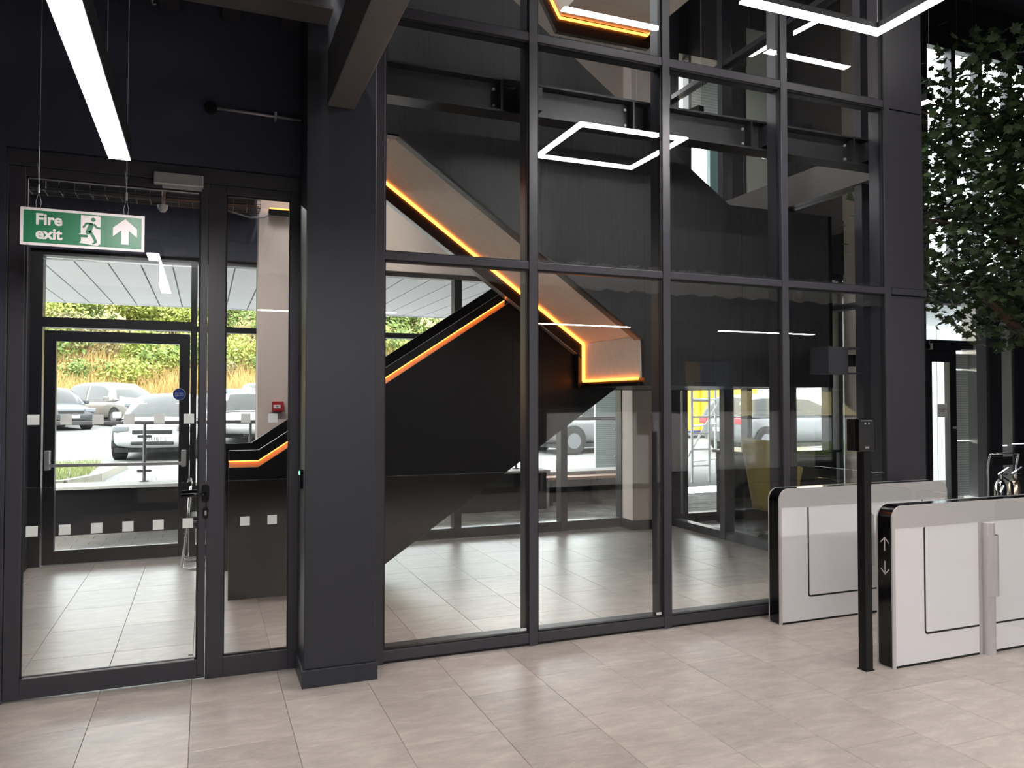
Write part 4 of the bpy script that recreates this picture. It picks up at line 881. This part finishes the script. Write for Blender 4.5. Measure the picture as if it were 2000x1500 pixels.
# bank
def bz(x, y): return gz(36.5) + max(0, y - 36.8) * 0.42 + 0.25 * math.sin(x * 0.31) + 0.15 * math.sin(x * 0.9 + y)
bk = MB(); nx_, ny_ = 60, 14; vs = []
for j in range(ny_ + 1):
    for i in range(nx_ + 1): x = -45 + 120 * i / nx_; y = 36.6 + 22 * j / ny_; vs.append((x, y, bz(x, y) if j else gz(36.6) - 0.1))
bk.raw(vs, [(j * (nx_ + 1) + i, j * (nx_ + 1) + i + 1, (j + 1) * (nx_ + 1) + i + 1, (j + 1) * (nx_ + 1) + i) for j in range(ny_) for i in range(nx_)])
smark(bk.build('bank_ground', SOIL, smooth=True), 'dry grassy bank behind the car park')
blades('dry_grass', GRASSD, 'tall straw coloured dry grass covering the bank', 34000, lambda r: (r.uniform(-13, 16), 36.9 + 7.5 * r.random() ** 1.2), 0.5, 1.3, bz, w=0.015, seed=3, lean=0.3)
def bush(x, y, rx, rz, mi, n, seed, z0=None, name='bush', lab='green leafy bush on the bank behind the parked cars', grp='bushes on the bank', cat='bush', leafs=0.10):
    r_ = random.Random(seed); z0 = bz(x, y) if z0 is None else z0
    t = thing(name, lab, cat, (x, y, z0), group=grp); m = MB()
    blobs = [(r_.gauss(0, rx * .5), r_.gauss(0, rx * .35), rz * r_.uniform(.35, 1.5), r_.uniform(.45, .8)) for _ in range(9)]
    for _ in range(n):
        bx, by, bzz, br = r_.choice(blobs)
        d = Vector((r_.gauss(0, 1), r_.gauss(0, 1), r_.gauss(0, 1))).normalized() * (r_.random() ** 0.33) * br
        p = Vector((x + bx + d.x * rx, y + by + d.y * rx, z0 + max(0.05, bzz + d.z * rz))); s = r_.uniform(0.6, 1.3) * leafs
        u = Vector((r_.gauss(0, 1), r_.gauss(0, 1), r_.gauss(0, 1))).normalized(); w_ = u.orthogonal().normalized()
        m.raw([p - u * s, p + w_ * s * .5, p + u * s, p - w_ * s * .5], [(0, 1, 2, 3)])
    f = m.build('foliage', BUSH[mi], t); f['kind'] = 'stuff'
    sm = MB()
    for _ in range(5): sm.tube([(x, y, z0 - 0.2), (x + r_.uniform(-.4, .4) * rx, y + r_.uniform(-.3, .3) * rx, z0 + rz * 1.2)], [0.06, 0.02], 5)
    sm.build('stem', BARK, t)
rb = random.Random(21)
ORD = ('leftmost', 'second from the left', 'third from the left', 'fourth from the left', 'fifth from the left', 'sixth from the left')
TONE = ('green', 'lime green', 'olive green')
for k, x in enumerate((-7.6, -5.4, -3.2, -1.0, 1.2, 3.3)):
    mi = (0, 2, 1, 0, 1, 2)[k]; bush(x + rb.uniform(-.3, .3), 43.2 + rb.uniform(-1, 1.0), rb.uniform(1.2, 1.7), rb.uniform(0.9, 1.5), mi, 2600, 50 + k, leafs=0.11, lab='%s bush low on the bank behind the cars, %s' % (TONE[mi], ORD[k]))
for k, x in enumerate((8.2, 10.4, 12.6)):
    mi = (1, 0, 1)[k]; bush(x, 43.4, 1.6, 1.2, mi, 2200, 70 + k, leafs=0.11, lab='%s bush below the stair handrail view, %s' % (TONE[mi], ORD[k]))
for k, x in enumerate((-8.6, -6.2, -3.8, -1.4, 1.0, 3.6)):
    mi = (1, 0, 1, 1, 0, 1)[k]; bush(x + rb.uniform(-.3, .3), 47.5 + rb.uniform(-1, 1.5), rb.uniform(1.5, 2.0), rb.uniform(1.6, 2.2), mi, 3000, 250 + k, leafs=0.13, lab='tall %s bush under the canopy edge, %s' % (TONE[mi], ORD[k]), grp='upper bushes on the bank')
for k, (x, y) in enumerate(((-5.6, 41.2), (-3.2, 40.6), (-1.4, 41.6), (0.6, 41.0), (2.6, 41.5))): bush(x, y, 0.9, 0.8, (0, 1, 1, 2, 0)[k], 900, 90 + k, lab='low shrub standing in the dry grass, %s' % ORD[k], grp='low shrubs in the dry grass')
for k, (x, y, h) in enumerate(((8.6, 47, 2.7), (12.2, 48, 3.2), (16, 49, 2.6))): bush(x, y, 1.9, h, 0, 2200, 130 + k, lab='taller tree on the bank above the stair handrail, %s' % ('left of three', 'middle of three', 'right of three')[k], grp='trees on the bank', name='bank_tree', cat='tree', leafs=0.22)

# ------------------------------------------------------------------ cars
def car(name, label, loc, rz, paint, L=4.3, Wd=1.8, H=1.46, style='hatch', plate=None, rear_plate=None):
    t = thing(name, label, 'car', loc, rz)
    hl, hw = L / 2, Wd / 2; zb = 0.22; belt = 0.90 if style != 'mpv' else 0.98
    hood = 0.80 if style != 'mpv' else 0.92
    # body: stations along x: (x, top z, half width, bottom z)
    stn = [(-hl, belt - 0.18, hw * .80, .38), (-hl + .10, belt - 0.02, hw * .93, .26), (-hl + .5, belt, hw, zb), (0, belt, hw, zb), (hl * .42, belt - 0.01, hw, zb), (hl * .60, hood + .06, hw * .985, zb), (hl - .35, hood - .02, hw * .95, zb), (hl - .10, hood - .12, hw * .86, .25), (hl, hood - .26, hw * .72, .34)]
    vs = []; 
    for (x, zt, w, b) in stn:
        mid = (zt + b) / 2
        vs += [(x, -w * .88, b), (x, -w * .99, b + .12), (x, -w, mid + .08), (x, -w * .965, zt - .06), (x, -w * .86, zt), (x, 0, zt + .035), (x, w * .86, zt), (x, w * .965, zt - .06), (x, w, mid + .08), (x, w * .99, b + .12), (x, w * .88, b)]
    n_ = 11; fs = []
    for i in range(len(stn) - 1):
        for k in range(n_): fs.append((i * n_ + k, i * n_ + (k + 1) % n_, (i + 1) * n_ + (k + 1) % n_, (i + 1) * n_ + k))
    fs += [tuple(range(n_)), tuple(range((len(stn) - 1) * n_, len(stn) * n_))]
    o = MB().raw(vs, fs).build('body', paint, t, local=True, smooth=True)
    sb = o.modifiers.new('sub', 'SUBSURF'); sb.levels = 1; sb.render_levels = 1
    # cabin
    xr = {'hatch': (-hl + .12, -hl + .55, hl * .10, hl * .48), 'mpv': (-hl + .08, -hl + .35, hl * .16, hl * .62), 'saloon': (-hl + .55, -hl + 1.05, hl * .06, hl * .44)}[style]
    zb_ = belt - 0.04; dz = H - zb_; a = hw * .92; b = hw * .74
    x0, x1, x2, x3 = xr
    cs = [(x3, .03), ((x3 + x2) / 2, .60), (x2, .93), (x2 + (x1 - x2) * .42, 1.0), (x2 + (x1 - x2) * .75, .985), (x1, .90), ((x0 + x1) / 2 - .02, .58), (x0, .03)]
    rings = []
    for (x, f) in cs:
        h_ = f * dz; wt = b + (a - b) * (1 - f)
        side = [(a, 0), (a * .985 if f < .3 else (a + wt) / 2 + .02, .48 * h_), (wt, .86 * h_), (wt * .78, .985 * h_)]
        rings.append([Vector((x, -p, zb_ + q)) for p, q in side] + [Vector((x, 0, zb_ + h_ + .015))] + [Vector((x, p, zb_ + q)) for p, q in reversed(side)])
    vs = [v for r_ in rings for v in r_]; m_ = 9; fs = [(i * m_ + k, i * m_ + k + 1, (i + 1) * m_ + k + 1, (i + 1) * m_ + k) for i in range(len(rings) - 1) for k in range(m_ - 1)]
    c = MB().raw(vs, fs).build('cabin', paint, t, local=True, smooth=True)
    cen = Vector(((x0 + x3) / 2, 0, zb_ + dz * .4))
    def patch(nm, rows, ins):
        """curved glass laid just outside the cabin skin: rows of points, shrunk towards their centre"""
        ce = sum((p for r_ in rows for p in r_), Vector()) / sum(len(r_) for r_ in rows); n2 = len(rows[0])
        P = [p.lerp(ce, ins) + (p - cen).normalized() * .014 for r_ in rows for p in r_]; Q = [p - (p - cen).normalized() * .02 for p in P]
        f2 = [(i * n2 + k, i * n2 + k + 1, (i + 1) * n2 + k + 1, (i + 1) * n2 + k) for i in range(len(rows) - 1) for k in range(n2 - 1)]
        MB().raw(P + Q, f2 + [tuple(q + len(P) for q in f_) for f_ in f2]).build(nm, CARGL, c, local=True, smooth=True)
    patch('windscreen', [rings[i][2:7] for i in (0, 1, 2)], .10); patch('rear_window', [rings[i][2:7] for i in (7, 6, 5)], .12)
    for s in (0, 1):
        sel = (lambda r_: r_[0:3]) if s == 0 else (lambda r_: r_[6:9])
        patch('side_window', [sel(rings[i]) for i in (1, 2, 3)], .10); patch('side_window', [sel(rings[i]) for i in (3, 4, 5)], .10)
        sy = -1 if s == 0 else 1
        box('mirror', paint, xr[3] - .42, xr[3] - .28, sy * hw if sy > 0 else -hw - .18, hw + .18 if sy > 0 else -hw, belt - .02, belt + .12, t, local=True, bevel=0.03)
        for wx in (-hl + .78, hl - .85):
            yo = sy * (hw - .20); y2 = sy * (hw + .012)
            MB().tube([(wx, sy * (hw - .22), .34), (wx, sy * (hw + .004), .34)], 0.375, 20).build('wheel_arch', INK, t, local=True)
            w_ = MB().tube([(wx, yo, .32), (wx, y2, .32)], 0.32, 20).build('wheel', TYRE, t, local=True, bevel=0.02)
            rm_ = MB().tube([(wx, sy * (hw - .02), .32), (wx, sy * (hw + .018), .32)], 0.20, 16)
            rm_.build('rim', RIM, w_, local=True)
        box('headlamp', CARLAMP, hl - .30, hl - .055, *sorted((sy * hw * .52, sy * hw * .90)), hood - .20, hood - .06, t, local=True, bevel=0.03)
        box('tail_lamp', CARRED, -hl + .012, -hl + .20, *sorted((sy * hw * .60, sy * hw * .965)), belt - .22, belt - .04, t, local=True, bevel=0.03)
    box('grille', INK, hl - .10, hl - .005, -hw * .45, hw * .45, hood - .24, hood - .15, t, local=True, bevel=0.01); box('lower_intake', INK, hl - .12, hl + .002, -hw * .48, hw * .48, .32, .40, t, local=True, bevel=0.02)
    pf = box('number_plate', PLATEY, hl - .01, hl + .012, -.26, .26, hood - .40, hood - .29, t, local=True)
    if plate:
        x_ = text('lettering', plate, 0.095, (0, 0, 0), (R(90), 0, R(90)), INK, None); x_.parent = pf; x_.location = (hl + .0135, 0, hood - .345)
    box('rear_number_plate', PLATEY, -hl - .008, -hl + .03, -.26, .26, .56, .67, t, local=True)
    box('sill', INK, -hl + .3, hl - .3, -hw * .9, hw * .9, .15, .25, t, local=True)
    return t
def paint(n, c, met=0.0): return mat('car paint ' + n, c, 0.3, met, spec=0.35, var=0.02, coat=0.25)
PW = paint('white', (0.46, 0.46, 0.46)); PS = paint('silver', (0.17, 0.16, 0.145), 0.0); PD = paint('graphite', (0.05, 0.055, 0.06), 0.1); PB = paint('blue', (0.05, 0.17, 0.27)); PG = paint('light grey', (0.15, 0.155, 0.16), 0.0)
car('hatchback', 'white car facing the exit door with its number plate in view', (-0.83, 20.6, gz(20.6)), R(-96), PW, plate='A21 UJJ')
car('people_carrier', 'silver people carrier parked on the bank side behind the white car', (-3.25, 34.2, gz(34.2)), R(-55), PS, L=4.6, Wd=1.85, H=1.68, style='mpv')
car('hatchback', 'dark graphite car at the left edge of the door glass', (-5.2, 32.0, gz(32)), R(-62), PD, L=4.1, H=1.5)
car('hatchback', 'white car with red tail lamps turned away beside the beige column', (1.35, 24.6, gz(24.6)), R(82), PW, L=4.2)
car('hatchback', 'blue car half hidden behind the white car at the beige column', (0.55, 32.0, gz(32)), R(-150), PB, L=4.0)
car('saloon_car', 'white car beyond the bank side spaces seen over the parked hatchback', (2.2, 35.0, gz(35)), R(-95), PW, style='mpv', H=1.7)
car('saloon_car', 'pale car seen by its wheel below the stair', (9.9, 18.6, gz(18.6)), R(8), PG, style='saloon')
car('estate_car', 'light grey car parked beyond the hall facade', (14.9, 17.2, gz(17.2)), R(4), PG, style='mpv', H=1.55)

# ------------------------------------------------------------------ yellow skip and scaffold tower
YEL = mat('plant yellow', (0.75, 0.40, 0.02), 0.45, var=0.06, vscale=2)
sk = thing('skip_container', 'yellow ribbed skip standing in the yard behind the scaffold', 'skip', (16.0, 22.5, gz(22.5)))
z0 = gz(22.5)
MB().prism([(14.6, z0 + .25), (17.4, z0 + .25), (17.9, z0 + 1.75), (14.1, z0 + 1.75)], 'y', 21.7, 23.3).build('bin', YEL, sk, bevel=0.03)
MB().prism([(14.0, z0 + 1.70), (18.0, z0 + 1.70), (18.0, z0 + 1.82), (14.0, z0 + 1.82)], 'y', 21.62, 23.38).build('rim', YEL, sk)
for x in (14.9, 15.5, 16.1, 16.7, 17.3): box('rib', YEL, x - .05, x + .05, 21.60, 21.7, z0 + .25, z0 + 1.70, sk)
for x in (14.9, 17.0): box('foot', INK, x - .15, x + .15, 21.8, 23.2, z0, z0 + .25, sk)
SCAF = mat('white scaffold tube', (0.85, 0.87, 0.85), 0.5, 0.0, var=0.04)
sf = thing('scaffold_tower', 'white ladder frame scaffold tower outside the far glazing', 'scaffold', (8.7, 12.3, 0.1))
for x in (8.36, 8.74): MB().tube([(x, 12.0, gz(12)), (x, 12.0, 3.0)], 0.025, 10).build('upright', SCAF, sf)
for x in (8.36, 9.35): MB().tube([(x + .35, 13.1, gz(13.1)), (x + .35, 13.1, 3.0)], 0.025, 10).build('upright', SCAF, sf)
for k in range(9): MB().tube([(8.36, 12.0, 0.42 + k * .3), (8.74, 12.0, 0.42 + k * .3)], 0.016, 8).build('rung', SCAF, sf)
for a, b in (((8.2, 11.9, 0.6), (9.6, 12.9, 1.55)), ((8.36, 12.0, 0.5), (9.7, 13.1, 0.45)), ((8.36, 12.0, 1.15), (9.7, 13.1, 1.15)), ((8.36, 12.0, 1.65), (9.7, 13.1, 1.65))): MB().tube([a, b], 0.021, 8).build('brace', SCAF, sf)
# site shed roof and blue sheet behind the right hand car
bl = thing('blue_sheeted_stack', 'blue sheeted stack behind the light grey car', 'stack', (18.6, 25, gz(25)))
BLU = mat('blue sheet', (0.05, 0.12, 0.42), 0.6, var=0.15, vscale=3)
MB().prism([(16.9, gz(25)), (20.5, gz(25)), (20.4, gz(25) + 1.45), (18.6, gz(25) + 1.62), (17.0, gz(25) + 1.45)], 'y', 24.4, 25.8).build('sheet', BLU, bl, bevel=0.05)
for k in range(4): box('rope', INK, 17.3 + k * .9, 17.33 + k * .9, 24.37, 24.42, gz(25), gz(25) + 1.4, bl)
fn = thing('steel_fence', 'pale ribbed steel hoarding along the far yard', 'fence', (22, 30, gz(30)))
for k in range(40): box('hoarding_panel', CANOPYM, 12 + k * .6, 12.56 + k * .6, 30 + (k % 2) * .06, 30.05 + (k % 2) * .06, gz(30), gz(30) + 2.4, fn)
